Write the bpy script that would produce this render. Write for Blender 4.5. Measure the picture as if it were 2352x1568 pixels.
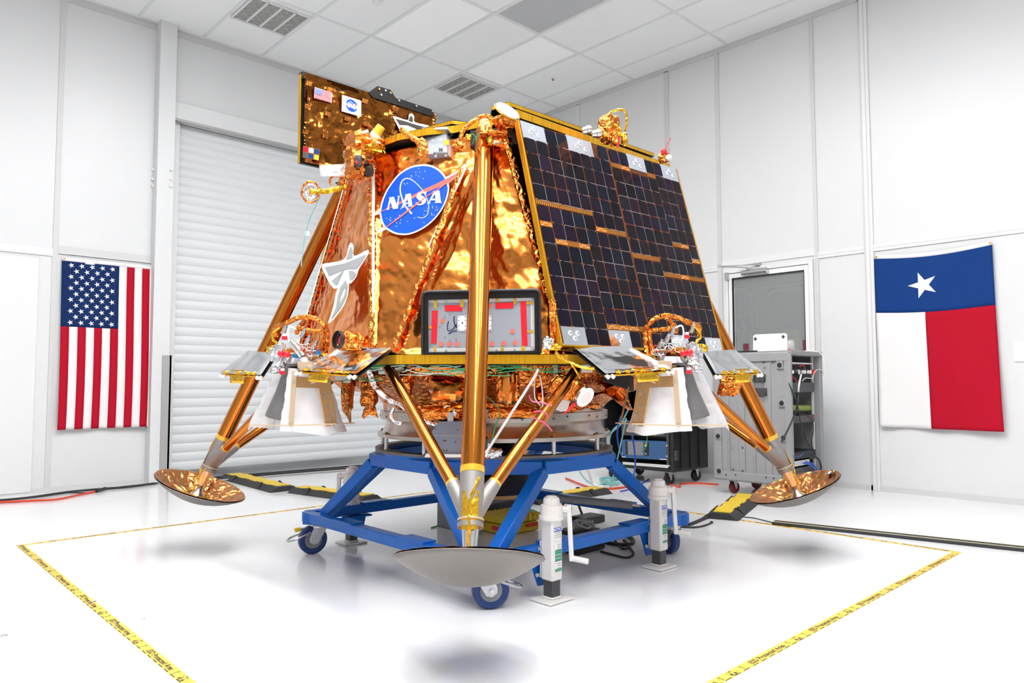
import bpy, math, random
from mathutils import Vector as V, Matrix, noise
from mathutils.geometry import tessellate_polygon

for o in list(bpy.data.objects):
    bpy.data.objects.remove(o, do_unlink=True)
scene = bpy.context.scene
col = scene.collection
R = math.radians
PI = math.pi

# ------------------------------------------------------------------ camera
F_PX, CX, CY, CAM_H = 1658.12, 1176.0, 784.0, 1.0
YAW, PITCH, ROLL = R(46.4486), R(3.3216), R(-0.0943)
_f0 = V((math.cos(YAW), math.sin(YAW), 0)); _r0 = V((math.sin(YAW), -math.cos(YAW), 0)); _u0 = V((0, 0, 1))
_f = _f0 * math.cos(PITCH) + _u0 * math.sin(PITCH)
_u = _u0 * math.cos(PITCH) - _f0 * math.sin(PITCH)
_r = _r0 * math.cos(ROLL) + _u * math.sin(ROLL)
_u2 = _u * math.cos(ROLL) - _r0 * math.sin(ROLL)
CAM = V((0, 0, CAM_H))
cd = bpy.data.cameras.new('camera'); cam = bpy.data.objects.new('camera', cd); col.objects.link(cam)
cd.sensor_fit = 'HORIZONTAL'; cd.sensor_width = 36.0; cd.lens = F_PX * 36.0 / 2352.0
cd.clip_start = 0.05; cd.clip_end = 100
m = Matrix((_r, _u2, -_f)).transposed().to_4x4(); m.translation = CAM
cam.matrix_world = m
scene.camera = cam

def ray(x, y):
    return _r * ((x - CX) / F_PX) - _u2 * ((y - CY) / F_PX) + _f
def onax(x, y, ax, val):                       # point of a pixel's ray on a wall, floor or deck plane
    d = ray(x, y); return CAM + d * ((val - CAM[ax]) / d[ax])
def onpl(x, y, p, n):
    d = ray(x, y); return CAM + d * ((p - CAM).dot(n) / d.dot(n))
def at(x, y, dep):                             # point of a pixel's ray at a distance along the view
    return CAM + ray(x, y) * dep

# ------------------------------------------------------------------ light and exposure
scene.view_settings.view_transform = 'Standard'
scene.view_settings.look = 'None'
scene.view_settings.gamma = 1.0
scene.view_settings.use_curve_mapping = False
scene.view_settings.exposure = 0.0
w = bpy.data.worlds.new('world'); scene.world = w; w.use_nodes = True
w.node_tree.nodes['Background'].inputs[0].default_value = (0.9, 0.95, 1.0, 1)
w.node_tree.nodes['Background'].inputs[1].default_value = 0.3
FILL_LAMP = 18.5        # strength of the unseen ceiling panels added to light the room

# ------------------------------------------------------------------ materials
MATS = {}
def mat(name, c, rough=0.5, metal=0.0, spec=0.5, cvar=None, bump=None, emit=None, alpha=1.0, coat=0.0, trans=0.0, streak=None, rnd=None, sheen=0.0, rvar=None):
    m = bpy.data.materials.new(name); m.use_nodes = True
    nt = m.node_tree; N = nt.nodes; L = nt.links
    b = N['Principled BSDF']
    b.inputs['Base Color'].default_value = (*c, 1)
    b.inputs['Roughness'].default_value = rough
    b.inputs['Metallic'].default_value = metal
    b.inputs['Specular IOR Level'].default_value = spec
    b.inputs['Alpha'].default_value = alpha
    b.inputs['Coat Weight'].default_value = coat
    b.inputs['Coat Roughness'].default_value = 0.08
    b.inputs['Transmission Weight'].default_value = trans
    b.inputs['Sheen Weight'].default_value = sheen
    if emit:
        b.inputs['Emission Color'].default_value = (*emit[0], 1); b.inputs['Emission Strength'].default_value = emit[1]
    tc = N.new('ShaderNodeTexCoord')
    if cvar or streak:
        mp = N.new('ShaderNodeMapping'); L.new(tc.outputs['Object'], mp.inputs[0])
        sc, amt, c2 = cvar if cvar else (streak[0], streak[1], streak[2])
        nz = N.new('ShaderNodeTexNoise'); L.new(mp.outputs[0], nz.inputs['Vector'])
        if streak:
            mp.inputs['Scale'].default_value = streak[0]; nz.inputs['Scale'].default_value = 1.0
        else:
            nz.inputs['Scale'].default_value = sc
        nz.inputs['Detail'].default_value = 4
        rp = N.new('ShaderNodeValToRGB'); L.new(nz.outputs['Fac'], rp.inputs[0])
        rp.color_ramp.elements[0].position = 0.5 - amt; rp.color_ramp.elements[1].position = 0.5 + amt
        rp.color_ramp.elements[0].color = (*c2, 1); rp.color_ramp.elements[1].color = (*c, 1)
        L.new(rp.outputs[0], b.inputs['Base Color'])
    if rnd:                                     # each piece its own tone
        oi = N.new('ShaderNodeObjectInfo'); rp = N.new('ShaderNodeValToRGB'); L.new(oi.outputs['Random'], rp.inputs[0])
        rp.color_ramp.elements[0].color = (*c, 1); rp.color_ramp.elements[1].color = (*rnd[-1], 1)
        for i, q in enumerate(rnd[:-1]):
            e = rp.color_ramp.elements.new((i + 1) / len(rnd)); e.color = (*q, 1)
        L.new(rp.outputs[0], b.inputs['Base Color'])
    if rvar:
        nz = N.new('ShaderNodeTexNoise'); L.new(tc.outputs['Object'], nz.inputs['Vector']); nz.inputs['Scale'].default_value = rvar[0]
        mr = N.new('ShaderNodeMapRange'); L.new(nz.outputs['Fac'], mr.inputs[0]); mr.inputs[3].default_value = rvar[1]; mr.inputs[4].default_value = rvar[2]
        L.new(mr.outputs[0], b.inputs['Roughness'])
    if bump:
        prev = None
        for kind, sc, st, dist in bump:
            if kind == 'v':
                t = N.new('ShaderNodeTexVoronoi'); t.feature = 'F1'; out = t.outputs['Distance']
            elif kind == 'e':
                t = N.new('ShaderNodeTexVoronoi'); t.feature = 'DISTANCE_TO_EDGE'; out = t.outputs['Distance']
            elif kind == 'r':
                t = N.new('ShaderNodeTexNoise'); t.noise_type = 'RIDGED_MULTIFRACTAL'; out = t.outputs['Fac']; t.inputs['Detail'].default_value = 3
            else:
                t = N.new('ShaderNodeTexNoise'); out = t.outputs['Fac']; t.inputs['Detail'].default_value = 4
            if isinstance(sc, tuple):
                mp = N.new('ShaderNodeMapping'); L.new(tc.outputs['Object'], mp.inputs[0]); mp.inputs['Scale'].default_value = sc
                L.new(mp.outputs[0], t.inputs['Vector']); t.inputs['Scale'].default_value = 1
            else:
                if kind in 've':                # warped cells read as creased film
                    nw = N.new('ShaderNodeTexNoise'); nw.inputs['Scale'].default_value = sc * 0.6; L.new(tc.outputs['Object'], nw.inputs['Vector'])
                    ad = N.new('ShaderNodeVectorMath'); ad.operation = 'MULTIPLY_ADD'
                    L.new(nw.outputs['Color'], ad.inputs[0]); ad.inputs[1].default_value = (0.9 / sc,) * 3; L.new(tc.outputs['Object'], ad.inputs[2])
                    L.new(ad.outputs[0], t.inputs['Vector'])
                else:
                    L.new(tc.outputs['Object'], t.inputs['Vector'])
                t.inputs['Scale'].default_value = sc
            bp = N.new('ShaderNodeBump'); bp.inputs['Strength'].default_value = st; bp.inputs['Distance'].default_value = dist
            L.new(out, bp.inputs['Height'])
            if prev: L.new(prev, bp.inputs['Normal'])
            prev = bp.outputs[0]
        L.new(prev, b.inputs['Normal'])
    MATS[name] = m
    return m

mat('wall', (0.71, 0.715, 0.715), 0.35, bump=[('n', 3.0, 0.02, 0.02)])
mat('wall_far', (0.50, 0.51, 0.52), 0.6)
mat('trim_grey', (0.62, 0.62, 0.61), 0.4)
mat('trim_white', (0.76, 0.76, 0.75), 0.35)
mat('trim_steel', (0.42, 0.41, 0.40), 0.45, 0.2)
mat('ceiling', (0.90, 0.91, 0.91), 0.6, bump=[('n', 300, 0.03, 0.002)])
mat('tbar', (0.78, 0.79, 0.79), 0.4)
mat('tile_off', (0.50, 0.51, 0.52), 0.35, bump=[('v', 160, 0.2, 0.002)])
mat('lamp_fill', (0.9, 0.9, 0.9), 0.4, emit=((0.985, 0.99, 1.0), FILL_LAMP))
mat('filter', (0.40, 0.39, 0.36), 0.9, cvar=(40, 0.3, (0.30, 0.29, 0.26)), bump=[('n', 200, 0.4, 0.003)])
mat('floor', (0.87, 0.87, 0.87), 0.16, spec=0.5, coat=0.25, rvar=(2.5, 0.12, 0.24), cvar=(1.2, 0.4, (0.84, 0.84, 0.85)))
mat('slat', (0.70, 0.72, 0.73), 0.38)
mat('dark', (0.015, 0.015, 0.016), 0.5)
mat('black', (0.02, 0.02, 0.021), 0.42, bump=[('n', 150, 0.1, 0.002)])
mat('rubber', (0.03, 0.03, 0.032), 0.75, bump=[('n', 220, 0.5, 0.003)])
mat('carbon', (0.012, 0.0105, 0.0095), 0.42, spec=0.25)
mat('yellow', (0.80, 0.58, 0.02), 0.5, cvar=(14, 0.3, (0.66, 0.44, 0.02)))
mat('tape', (0.82, 0.56, 0.09), 0.4, spec=0.3, cvar=(2.2, 0.3, (0.80, 0.48, 0.07)))
mat('ink', (0.035, 0.03, 0.02), 0.6)
mat('scuff', (0.30, 0.30, 0.32), 0.8)
mat('blue_paint', (0.001, 0.125, 0.52), 0.34, spec=0.3, coat=0.08, cvar=(5, 0.25, (0.001, 0.105, 0.46)), bump=[('n', 26, 0.05, 0.004)])
mat('ring_steel', (0.20, 0.18, 0.165), 0.5, 0.7, cvar=(14, 0.3, (0.12, 0.10, 0.09)))
mat('alu', (0.54, 0.50, 0.46), 0.27, 1.0, streak=((3, 3, 0.4), 0.3, (0.40, 0.36, 0.32)))
mat('plate_blue', (0.20, 0.23, 0.30), 0.4, 0.5, cvar=(9, 0.3, (0.15, 0.17, 0.23)))
mat('alu_plate', (0.60, 0.62, 0.66), 0.35, 1.0, cvar=(9, 0.3, (0.48, 0.50, 0.55)))
mat('steel', (0.62, 0.61, 0.60), 0.22, 1.0)
mat('zinc', (0.55, 0.56, 0.57), 0.33, 1.0)
mat('titanium', (0.33, 0.31, 0.295), 0.55, 0.75, bump=[('n', 240, 0.25, 0.002)])
mat('pad_grey', (0.245, 0.225, 0.21), 0.62, 0.55, cvar=(7, 0.3, (0.20, 0.185, 0.175)), bump=[('n', 300, 0.25, 0.002)])
mat('engine', (0.07, 0.055, 0.05), 0.4, 0.9, cvar=(5, 0.2, (0.03, 0.035, 0.06)))
FOIL = (0.78, 0.255, 0.048)
mat('foil', FOIL, 0.17, 1.0, bump=[('n', 2.2, 0.30, 0.10), ('e', 8, 0.10, 0.04), ('e', 20, 0.05, 0.02)])
mat('foil_dimmed', (0.30, 0.098, 0.017), 0.14, 1.0, bump=[('n', 2.4, 0.6, 0.10), ('e', 6, 0.16, 0.05), ('e', 18, 0.05, 0.02)])  # dim reflection on the tall panel put into a darker foil colour
mat('foil_tape', (0.36, 0.12, 0.022), 0.22, 1.0, bump=[('n', (160, 20, 20), 0.5, 0.01)])
mat('foil_smooth', (0.84, 0.36, 0.14), 0.10, 1.0, bump=[('n', 3, 0.15, 0.03)])
mat('foil_crumple', (0.76, 0.24, 0.042), 0.2, 1.0, bump=[('e', 26, 0.6, 0.03), ('e', 80, 0.35, 0.01)])
mat('foil_pad', (0.62, 0.26, 0.09), 0.28, 1.0, bump=[('e', 22, 0.45, 0.03), ('r', 40, 0.2, 0.008)])
mat('tube_gold', (0.60, 0.195, 0.03), 0.115, 1.0, bump=[('n', (2, 2, 30), 0.02, 0.01)])
mat('kapton', (0.88, 0.50, 0.04), 0.2, 1.0, bump=[('e', 32, 0.25, 0.012)])
mat('kapton_tape', (0.80, 0.47, 0.03), 0.2, 0.35, coat=0.5)
mat('gold_edge', (0.95, 0.55, 0.025), 0.32, 0.8, streak=((420, 420, 4), 0.16, (0.62, 0.27, 0.006)), bump=[('n', (420, 420, 6), 0.4, 0.004)])
mat('silver_foil', (0.80, 0.80, 0.82), 0.12, 1.0, bump=[('e', 16, 0.5, 0.03), ('e', 50, 0.3, 0.012)])
mat('flap_film', (0.82, 0.83, 0.85), 0.13, 1.0, bump=[('r', (9, 2.5, 9), 0.22, 0.02), ('n', 4, 0.3, 0.04)])
mat('mirror_tile', (0.74, 0.77, 0.83), 0.16, 1.0, bump=[('n', 30, 0.05, 0.004)])
mat('radiator', (0.34, 0.36, 0.40), 0.5, 0.1, spec=0.2)
mat('cell', (0.008, 0.007, 0.016), 0.14, spec=0.08, rnd=[(0.012, 0.009, 0.011), (0.006, 0.007, 0.012), (0.017, 0.009, 0.020), (0.007, 0.006, 0.007), (0.010, 0.012, 0.020)])
mat('substrate', (0.15, 0.045, 0.014), 0.5, 0.0, spec=0.12, cvar=(60, 0.2, (0.06, 0.022, 0.010)))
mat('cell_wire', (0.75, 0.73, 0.78), 0.3, 0.6)
mat('cell_red', (0.62, 0.16, 0.06), 0.35, 0.4)
mat('strip', (0.46, 0.15, 0.008), 0.6, 0.0, spec=0.1)
mat('white_cloth', (0.84, 0.82, 0.82), 0.85, sheen=0.2, bump=[('n', 14, 0.25, 0.03)])
mat('cloth_film', (0.80, 0.79, 0.80), 0.22, spec=0.6, trans=0.25, alpha=0.80, bump=[('e', 13, 0.5, 0.03), ('r', 20, 0.3, 0.02)])
mat('clear_film', (0.90, 0.90, 0.92), 0.15, trans=0.5, alpha=0.55, bump=[('e', 20, 0.5, 0.02)])
mat('bracket', (0.40, 0.22, 0.085), 0.42, 0.55, cvar=(20, 0.3, (0.33, 0.17, 0.06)))
mat('bracket_pale', (0.62, 0.46, 0.30), 0.45, 0.4)
mat('nozzle_grey', (0.20, 0.195, 0.19), 0.5, 0.5)
mat('antenna_skin', (0.80, 0.74, 0.70), 0.5)
mat('clear_rod', (0.8, 0.8, 0.8), 0.1, alpha=0.6)
mat('cream', (0.72, 0.63, 0.36), 0.5)
mat('white', (0.85, 0.85, 0.84), 0.4)
mat('jack_white', (0.78, 0.76, 0.74), 0.35, coat=0.2, cvar=(12, 0.35, (0.73, 0.70, 0.67)))
mat('white_glossy', (0.88, 0.88, 0.88), 0.25)
mat('red', (0.72, 0.012, 0.02), 0.4)
mat('red_cap', (0.85, 0.01, 0.025), 0.3)
mat('salmon', (0.92, 0.16, 0.11), 0.5)
mat('green', (0.0, 0.28, 0.09), 0.45)
mat('green_label', (0.02, 0.33, 0.16), 0.5)
mat('teal', (0.22, 0.55, 0.53), 0.45)
mat('blue_wire', (0.01, 0.09, 0.55), 0.4)
mat('orange_wire', (0.75, 0.06, 0.015), 0.45)
mat('pink', (0.85, 0.08, 0.22), 0.4)
mat('grey_wire', (0.42, 0.41, 0.40), 0.5)
mat('valve_blue', (0.01, 0.16, 0.38), 0.35)
mat('lens_red', (0.55, 0.06, 0.07), 0.12, 0.6)
mat('nasa_blue', (0.001, 0.07, 0.52), 0.55, spec=0.2)
mat('nasa_red', (0.85, 0.13, 0.10), 0.55, spec=0.2)
mat('nasa_red_small', (0.70, 0.02, 0.06), 0.45)
mat('print_white', (0.86, 0.86, 0.87), 0.45)
mat('logo_grey', (0.33, 0.345, 0.35), 0.45)
mat('flag_navy', (0.004, 0.022, 0.10), 0.8, spec=0.2, bump=[('n', 300, 0.15, 0.002)])
mat('flag_red', (0.44, 0.002, 0.018), 0.8, spec=0.2, bump=[('n', 300, 0.15, 0.002)])
mat('flag_white', (0.80, 0.78, 0.775), 0.75, sheen=0.1, bump=[('n', 300, 0.15, 0.002)])
mat('flag_blue', (0.003, 0.038, 0.19), 0.75, spec=0.2, bump=[('n', 300, 0.15, 0.002)])
mat('brass', (0.65, 0.42, 0.2), 0.3, 1.0)
mat('case_grey', (0.29, 0.295, 0.30), 0.5, bump=[('n', 160, 0.15, 0.002)])
mat('case_grey_dark', (0.20, 0.20, 0.21), 0.55)
mat('case_black', (0.012, 0.012, 0.013), 0.45, bump=[('n', 160, 0.2, 0.002)])
mat('instrument_blue', (0.03, 0.10, 0.24), 0.4)
mat('screen_grey', (0.22, 0.22, 0.23), 0.3)
mat('panel_dark', (0.055, 0.055, 0.06), 0.45)
mat('shelf_alu', (0.72, 0.73, 0.70), 0.4, 0.3)
mat('lime', (0.28, 0.36, 0.05), 0.45, cvar=(6, 0.3, (0.16, 0.22, 0.03)))
mat('case_yellow', (0.72, 0.47, 0.01), 0.45)
mat('maroon', (0.17, 0.022, 0.028), 0.6)
mat('glass', (0.95, 0.98, 0.98), 0.02, spec=0.5, alpha=0.16)
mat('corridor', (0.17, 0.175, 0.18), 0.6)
mat('conduit', (0.40, 0.40, 0.42), 0.35, 0.7)
mat('led_green', (0.1, 0.8, 0.05), 0.4, emit=((0.2, 1.0, 0.05), 2.0))
mat('led_red', (0.8, 0.1, 0.05), 0.4, emit=((1.0, 0.1, 0.1), 2.0))
mat('wheel_blue', (0.008, 0.035, 0.16), 0.4)

# ------------------------------------------------------------------ mesh helpers
class MB:
    def __init__(s): s.v = []; s.f = []
    def add(s, vs, fs):
        n = len(s.v); s.v += [V(p) for p in vs]; s.f += [tuple(i + n for i in f) for f in fs]; return s
    def box(s, lo, hi):
        a, b = lo, hi
        vs = [(x, y, z) for x in (a[0], b[0]) for y in (a[1], b[1]) for z in (a[2], b[2])]
        return s.add(vs, [(0, 1, 3, 2), (4, 6, 7, 5), (0, 4, 5, 1), (2, 3, 7, 6), (0, 2, 6, 4), (1, 5, 7, 3)])
    def obox(s, c, ax, ay, az):               # oriented box from half-vectors
        c, ax, ay, az = V(c), V(ax), V(ay), V(az)
        vs = [c + ax * i + ay * j + az * k for i in (-1, 1) for j in (-1, 1) for k in (-1, 1)]
        fs = [(0, 1, 3, 2), (4, 6, 7, 5), (0, 4, 5, 1), (2, 3, 7, 6), (0, 2, 6, 4), (1, 5, 7, 3)]
        if ax.cross(ay).dot(az) < 0: fs = [f[::-1] for f in fs]
        return s.add(vs, fs)
    def beam(s, p, q, w, h, up=(0, 0, 1)):    # rectangular bar from p to q
        p, q = V(p), V(q); d = (q - p); L = d.length; d.normalize()
        sd = d.cross(V(up));
        if sd.length < 1e-4: sd = d.cross(V((1, 0, 0)))
        sd.normalize(); u = sd.cross(d)
        return s.obox((p + q) / 2, d * L / 2, sd * w / 2, u * h / 2)
    def cyl(s, p, q, r0, r1=None, n=20, caps=True):
        p, q = V(p), V(q); r1 = r0 if r1 is None else r1
        d = (q - p).normalized(); a = d.orthogonal().normalized(); b = d.cross(a)
        vs = []
        for c, r in ((p, r0), (q, r1)):
            vs += [c + (a * math.cos(2 * PI * i / n) + b * math.sin(2 * PI * i / n)) * r for i in range(n)]
        fs = [(i, (i + 1) % n, n + (i + 1) % n, n + i) for i in range(n)]
        if caps: fs += [tuple(range(n))[::-1], tuple(range(n, 2 * n))]
        return s.add(vs, fs)
    def tube(s, pts, r, n=8, closed=False):
        pts = [V(p) for p in pts]; m = len(pts); vs = []; prev = None
        for i, p in enumerate(pts):
            a = pts[(i - 1) % m] if (closed or i > 0) else pts[0]; b = pts[(i + 1) % m] if (closed or i < m - 1) else pts[-1]
            d = (b - a)
            if d.length < 1e-9: d = V((0, 0, 1))
            d.normalize()
            u = d.orthogonal().normalized() if prev is None else (prev - d * prev.dot(d))
            if u.length < 1e-6: u = d.orthogonal()
            u.normalize(); prev = u; v2 = d.cross(u); rr = r[i] if isinstance(r, (list, tuple)) else r
            vs += [p + (u * math.cos(2 * PI * k / n) + v2 * math.sin(2 * PI * k / n)) * rr for k in range(n)]
        fs = []
        for i in range(m if closed else m - 1):
            j = (i + 1) % m
            fs += [(i * n + k, i * n + (k + 1) % n, j * n + (k + 1) % n, j * n + k) for k in range(n)]
        if not closed: fs += [tuple(range(n))[::-1], tuple(range((m - 1) * n, m * n))]
        return s.add(vs, fs)
    def lathe(s, prof, o, ax=(0, 0, 1), n=48, fn=None, close=False):   # prof: (radius, height) pairs
        o = V(o); ax = V(ax).normalized(); a = ax.orthogonal().normalized(); b = ax.cross(a); vs = []
        for j, (r, h) in enumerate(prof):
            for i in range(n):
                t = 2 * PI * i / n; rr, hh = (r, h) if fn is None else fn(r, h, t)
                vs.append(o + (a * math.cos(t) + b * math.sin(t)) * rr + ax * hh)
        m = len(prof)
        fs = [(j * n + i, j * n + (i + 1) % n, ((j + 1) % m) * n + (i + 1) % n, ((j + 1) % m) * n + i) for j in range(m if close else m - 1) for i in range(n)]
        return s.add(vs, fs)
    def poly(s, pts, holes=None):             # flat filled polygon (holes allowed)
        loops = [[V(p) for p in pts]] + [[V(p) for p in h] for h in (holes or [])]
        fl = [p for l in loops for p in l]
        return s.add(fl, [tuple(t) for t in tessellate_polygon(loops)])
    def prism(s, pts, off):                   # polygon pushed along off
        pts = [V(p) for p in pts]; off = V(off); n = len(pts)
        t = [tuple(q) for q in tessellate_polygon([pts])]
        s.add(pts + [p + off for p in pts], [(i, (i + 1) % n, n + (i + 1) % n, n + i) for i in range(n)] + [q[::-1] for q in t] + [tuple(k + n for k in q) for q in t]); return s
    def ball(s, c, r, n=14, m=8, sc=(1, 1, 1)):
        c = V(c); prof = []
        vs = [c + V((0, 0, -r * sc[2]))]
        for j in range(1, m):
            a = -PI / 2 + PI * j / m
            for i in range(n):
                t = 2 * PI * i / n; vs.append(c + V((r * sc[0] * math.cos(a) * math.cos(t), r * sc[1] * math.cos(a) * math.sin(t), r * sc[2] * math.sin(a))))
        vs.append(c + V((0, 0, r * sc[2]))); last = len(vs) - 1
        fs = [(0, 1 + (i + 1) % n, 1 + i) for i in range(n)]
        for j in range(m - 2): fs += [(1 + j * n + i, 1 + j * n + (i + 1) % n, 1 + (j + 1) * n + (i + 1) % n, 1 + (j + 1) * n + i) for i in range(n)]
        fs += [(last, 1 + (m - 2) * n + i, 1 + (m - 2) * n + (i + 1) % n) for i in range(n)]
        return s.add(vs, fs)
    def grid(s, fn, nu, nv):
        vs = [fn(i / nu, j / nv) for j in range(nv + 1) for i in range(nu + 1)]
        k = nu + 1
        return s.add(vs, [(j * k + i, j * k + i + 1, (j + 1) * k + i + 1, (j + 1) * k + i) for j in range(nv) for i in range(nu)])
    def jitter(s, amp, fr, seed=0):           # crumple what has been built so far
        sd = V((seed * 7.31, seed * 3.17, seed * 1.93))
        s.v = [p + noise.noise_vector(p * fr + sd) * amp for p in s.v]; return s
    def mesh(s, name, org=(0, 0, 0), smooth=30):
        org = V(org); me = bpy.data.meshes.new(name)
        me.from_pydata([tuple(p - org) for p in s.v], [], s.f); me.validate(); me.update()
        if smooth:
            me.shade_smooth(); me.set_sharp_from_angle(angle=R(smooth))
        return me
    def build(s, name, mt, parent=None, smooth=30, bevel=0, solid=0, label=None, kind=None, fix=False):
        org = parent_org(parent)
        me = s.mesh(name, org, smooth)
        if fix:
            import bmesh
            bm = bmesh.new(); bm.from_mesh(me); bmesh.ops.recalc_face_normals(bm, faces=bm.faces); bm.to_mesh(me); bm.free()
        return link(name, me, mt, parent, bevel, solid, label, kind)
ORG = {}
def parent_org(p):
    return ORG.get(p.name, V((0, 0, 0))) if p else V((0, 0, 0))
def link(name, me, mt, parent=None, bevel=0, solid=0, label=None, kind=None):
    if not me.materials: me.materials.append(MATS[mt])
    o = bpy.data.objects.new(name, me); col.objects.link(o)
    if parent: o.parent = parent; ORG[o.name] = parent_org(parent)
    if bevel:
        b = o.modifiers.new('bevel', 'BEVEL'); b.width = bevel; b.segments = 2; b.limit_method = 'ANGLE'; b.angle_limit = R(40)
    if solid:
        q = o.modifiers.new('solid', 'SOLIDIFY'); q.thickness = solid; q.offset = 0
    if label: o['label'] = label
    if kind: o['kind'] = kind
    return o
def thing(name, loc, label, cat, group=None, kind=None):
    o = bpy.data.objects.new(name, None); col.objects.link(o); o.location = loc; o.empty_display_size = 0.1
    ORG[o.name] = V(loc)
    if kind: o['kind'] = kind
    else: tag(o, label, cat, group)
    return o
def tag(o, label, cat, group=None):
    o['label'] = label; o['category'] = cat
    if group: o['group'] = group
    return o
def struct(o): o['kind'] = 'structure'; return o
def copyob(o, name, parent, loc=None):
    c = bpy.data.objects.new(name, o.data); col.objects.link(c); c.parent = parent
    for md in o.modifiers:
        if md.type == 'BEVEL':
            b = c.modifiers.new('bevel', 'BEVEL'); b.width = md.width; b.segments = md.segments; b.limit_method = 'ANGLE'
    if loc is not None: c.location = loc
    return c
def spline(pts, n=8):                          # smooth curve through points
    pts = [V(p) for p in pts]; out = []
    for i in range(len(pts) - 1):
        p0 = pts[max(i - 1, 0)]; p1 = pts[i]; p2 = pts[i + 1]; p3 = pts[min(i + 2, len(pts) - 1)]
        for k in range(n):
            t = k / n; out.append(0.5 * ((2 * p1) + (p2 - p0) * t + (2 * p0 - 5 * p1 + 4 * p2 - p3) * t * t + (3 * p1 - p0 - 3 * p2 + p3) * t ** 3))
    out.append(pts[-1]); return out
def wire(name, pts, r, mt, parent=None, n=6, sub=8):
    return MB().tube(spline(pts, sub), r, n).build(name, mt, parent, smooth=60)
_tx = {}
def text2d(body, size=1.0, bold=0.0, shear=0.0):   # filled lettering as flat triangles, centred on the origin
    key = (body, size, bold, shear)
    if key in _tx: return _tx[key]
    c = bpy.data.curves.new('t', 'FONT'); c.body = body; c.size = size; c.offset = bold; c.shear = shear; c.fill_mode = 'FRONT'; c.resolution_u = 3
    c.align_x = 'CENTER'; c.align_y = 'CENTER'
    o = bpy.data.objects.new('t', c); col.objects.link(o)
    bpy.context.view_layer.update()
    me = bpy.data.meshes.new_from_object(o.evaluated_get(bpy.context.evaluated_depsgraph_get()))
    r = ([(v.co.x, v.co.y) for v in me.vertices], [tuple(p.vertices) for p in me.polygons])
    bpy.data.objects.remove(o); bpy.data.curves.remove(c); bpy.data.meshes.remove(me)
    _tx[key] = r; return r
def put_text(mb, body, size, o, u, v, bold=0.0, shear=0.0):
    vs, fs = text2d(body, size, bold, shear); o, u, v = V(o), V(u), V(v)
    return mb.add([o + u * x + v * y for x, y in vs], fs)
def stroke(pts, w):                            # 2D polyline to a ribbon outline
    L = []; Rr = []
    for i, p in enumerate(pts):
        a = pts[max(i - 1, 0)]; b = pts[min(i + 1, len(pts) - 1)]
        dx, dy = b[0] - a[0], b[1] - a[1]; l = math.hypot(dx, dy) or 1
        ww = w[i] if isinstance(w, list) else w
        L.append((p[0] - dy / l * ww, p[1] + dx / l * ww)); Rr.append((p[0] + dy / l * ww, p[1] - dx / l * ww))
    return L, Rr
def ribbon(mb, pts, w, fn):
    L, Rr = stroke(pts, w); n = len(L)
    return mb.add([fn(*p) for p in L] + [fn(*p) for p in Rr], [(i, i + 1, n + i + 1, n + i) for i in range(n - 1)])
def star2d(cx, cy, r, a0=PI / 2, k=0.382):
    return [(cx + (r if i % 2 == 0 else r * k) * math.cos(a0 + PI * i / 5), cy + (r if i % 2 == 0 else r * k) * math.sin(a0 + PI * i / 5)) for i in range(10)]
rng = random.Random(7)
# ================================================================== the room
XW, YW, ZC = 7.12, 7.85, 4.75
X0, Y0 = -3.4, -3.4
fl = struct(MB().box((X0, Y0, -0.1), (XW + 1.6, YW + 0.3, 0)).build('floor', 'floor'))
def scuffs(px, py, n, rad, seed):
    g = random.Random(seed); c = onax(px, py, 2, 0.0); b = MB()
    for i in range(n):
        a = g.uniform(0, 6.28); d = rad * g.random() ** 0.7; p = c + V((math.cos(a) * d, math.sin(a) * d, 0.0006)); s = rad * g.uniform(0.10, 0.34)
        b.poly([p + V((math.cos(t) * s * g.uniform(.4, 1), math.sin(t) * s * g.uniform(.4, 1), 0)) for t in [k * 0.9 for k in range(7)]])
    b.build('scuff_mark', 'scuff', fl, smooth=0)
scuffs(331, 1420, 12, 0.022, 1); scuffs(4, 1459, 12, 0.03, 2); scuffs(336, 1401, 4, 0.012, 3); scuffs(205, 1424 + 0, 2, 0.008, 4); scuffs(60, 1423, 3, 0.01, 6)
scuffs(1185, 1352, 6, 0.03, 5)

# left wall with the roll-up door
DX0, DX1, DZ = 2.531, 6.5, 3.78
wl = struct(MB().box((X0, YW, 0), (DX0, YW + 0.25, ZC)).box((DX0, YW, DZ), (DX1, YW + 0.25, ZC)).box((DX1, YW, 0), (XW + 0.3, YW + 0.25, ZC)).build('wall_left', 'wall'))
def lw(name, x0, x1, z0, z1, mt, t=0.008, par=None, bevel=0):
    return MB().box((x0, YW - t, z0), (x1, YW + 0.001, z1)).build(name, mt, par or wl, bevel=bevel)
for x in (-2.2, -0.35, 1.504):
    lw('batten', x, x + 0.047, 0.0, ZC - 0.07, 'trim_grey', 0.010)
lw('rail', 1.551, 2.366, 2.237, 2.305, 'trim_grey', 0.014); lw('rail', 1.551, 2.366, 2.232, 2.240, 'trim_white', 0.02)
lw('rail', -0.303, 1.504, 2.20, 2.27, 'trim_white', 0.014)
lw('panel', -0.28, 1.40, 0.02, 2.17, 'trim_white', 0.02, bevel=0.004)
struct(MB().box((2.366, YW - 0.13, 0), (2.531, YW, ZC)).build('trim_1', 'wall', bevel=0.004)); t1 = bpy.data.objects['trim_1']
for zz in (3.20, 3.10, 3.03):
    for xx, yy in ((2.366, YW - 0.02), (2.50, YW - 0.14)):
        MB().ball((xx - 0.004 if xx < 2.4 else xx, yy, zz), 0.016, 10, 6).build('bolt', 'white', t1)
struct(MB().box((2.462, YW - 0.145, 0.0), (2.548, YW - 0.125, 1.29)).box((2.53, YW - 0.145, 0), (2.548, YW + .05, 1.29)).build('trim_2', 'trim_steel'))
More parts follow.
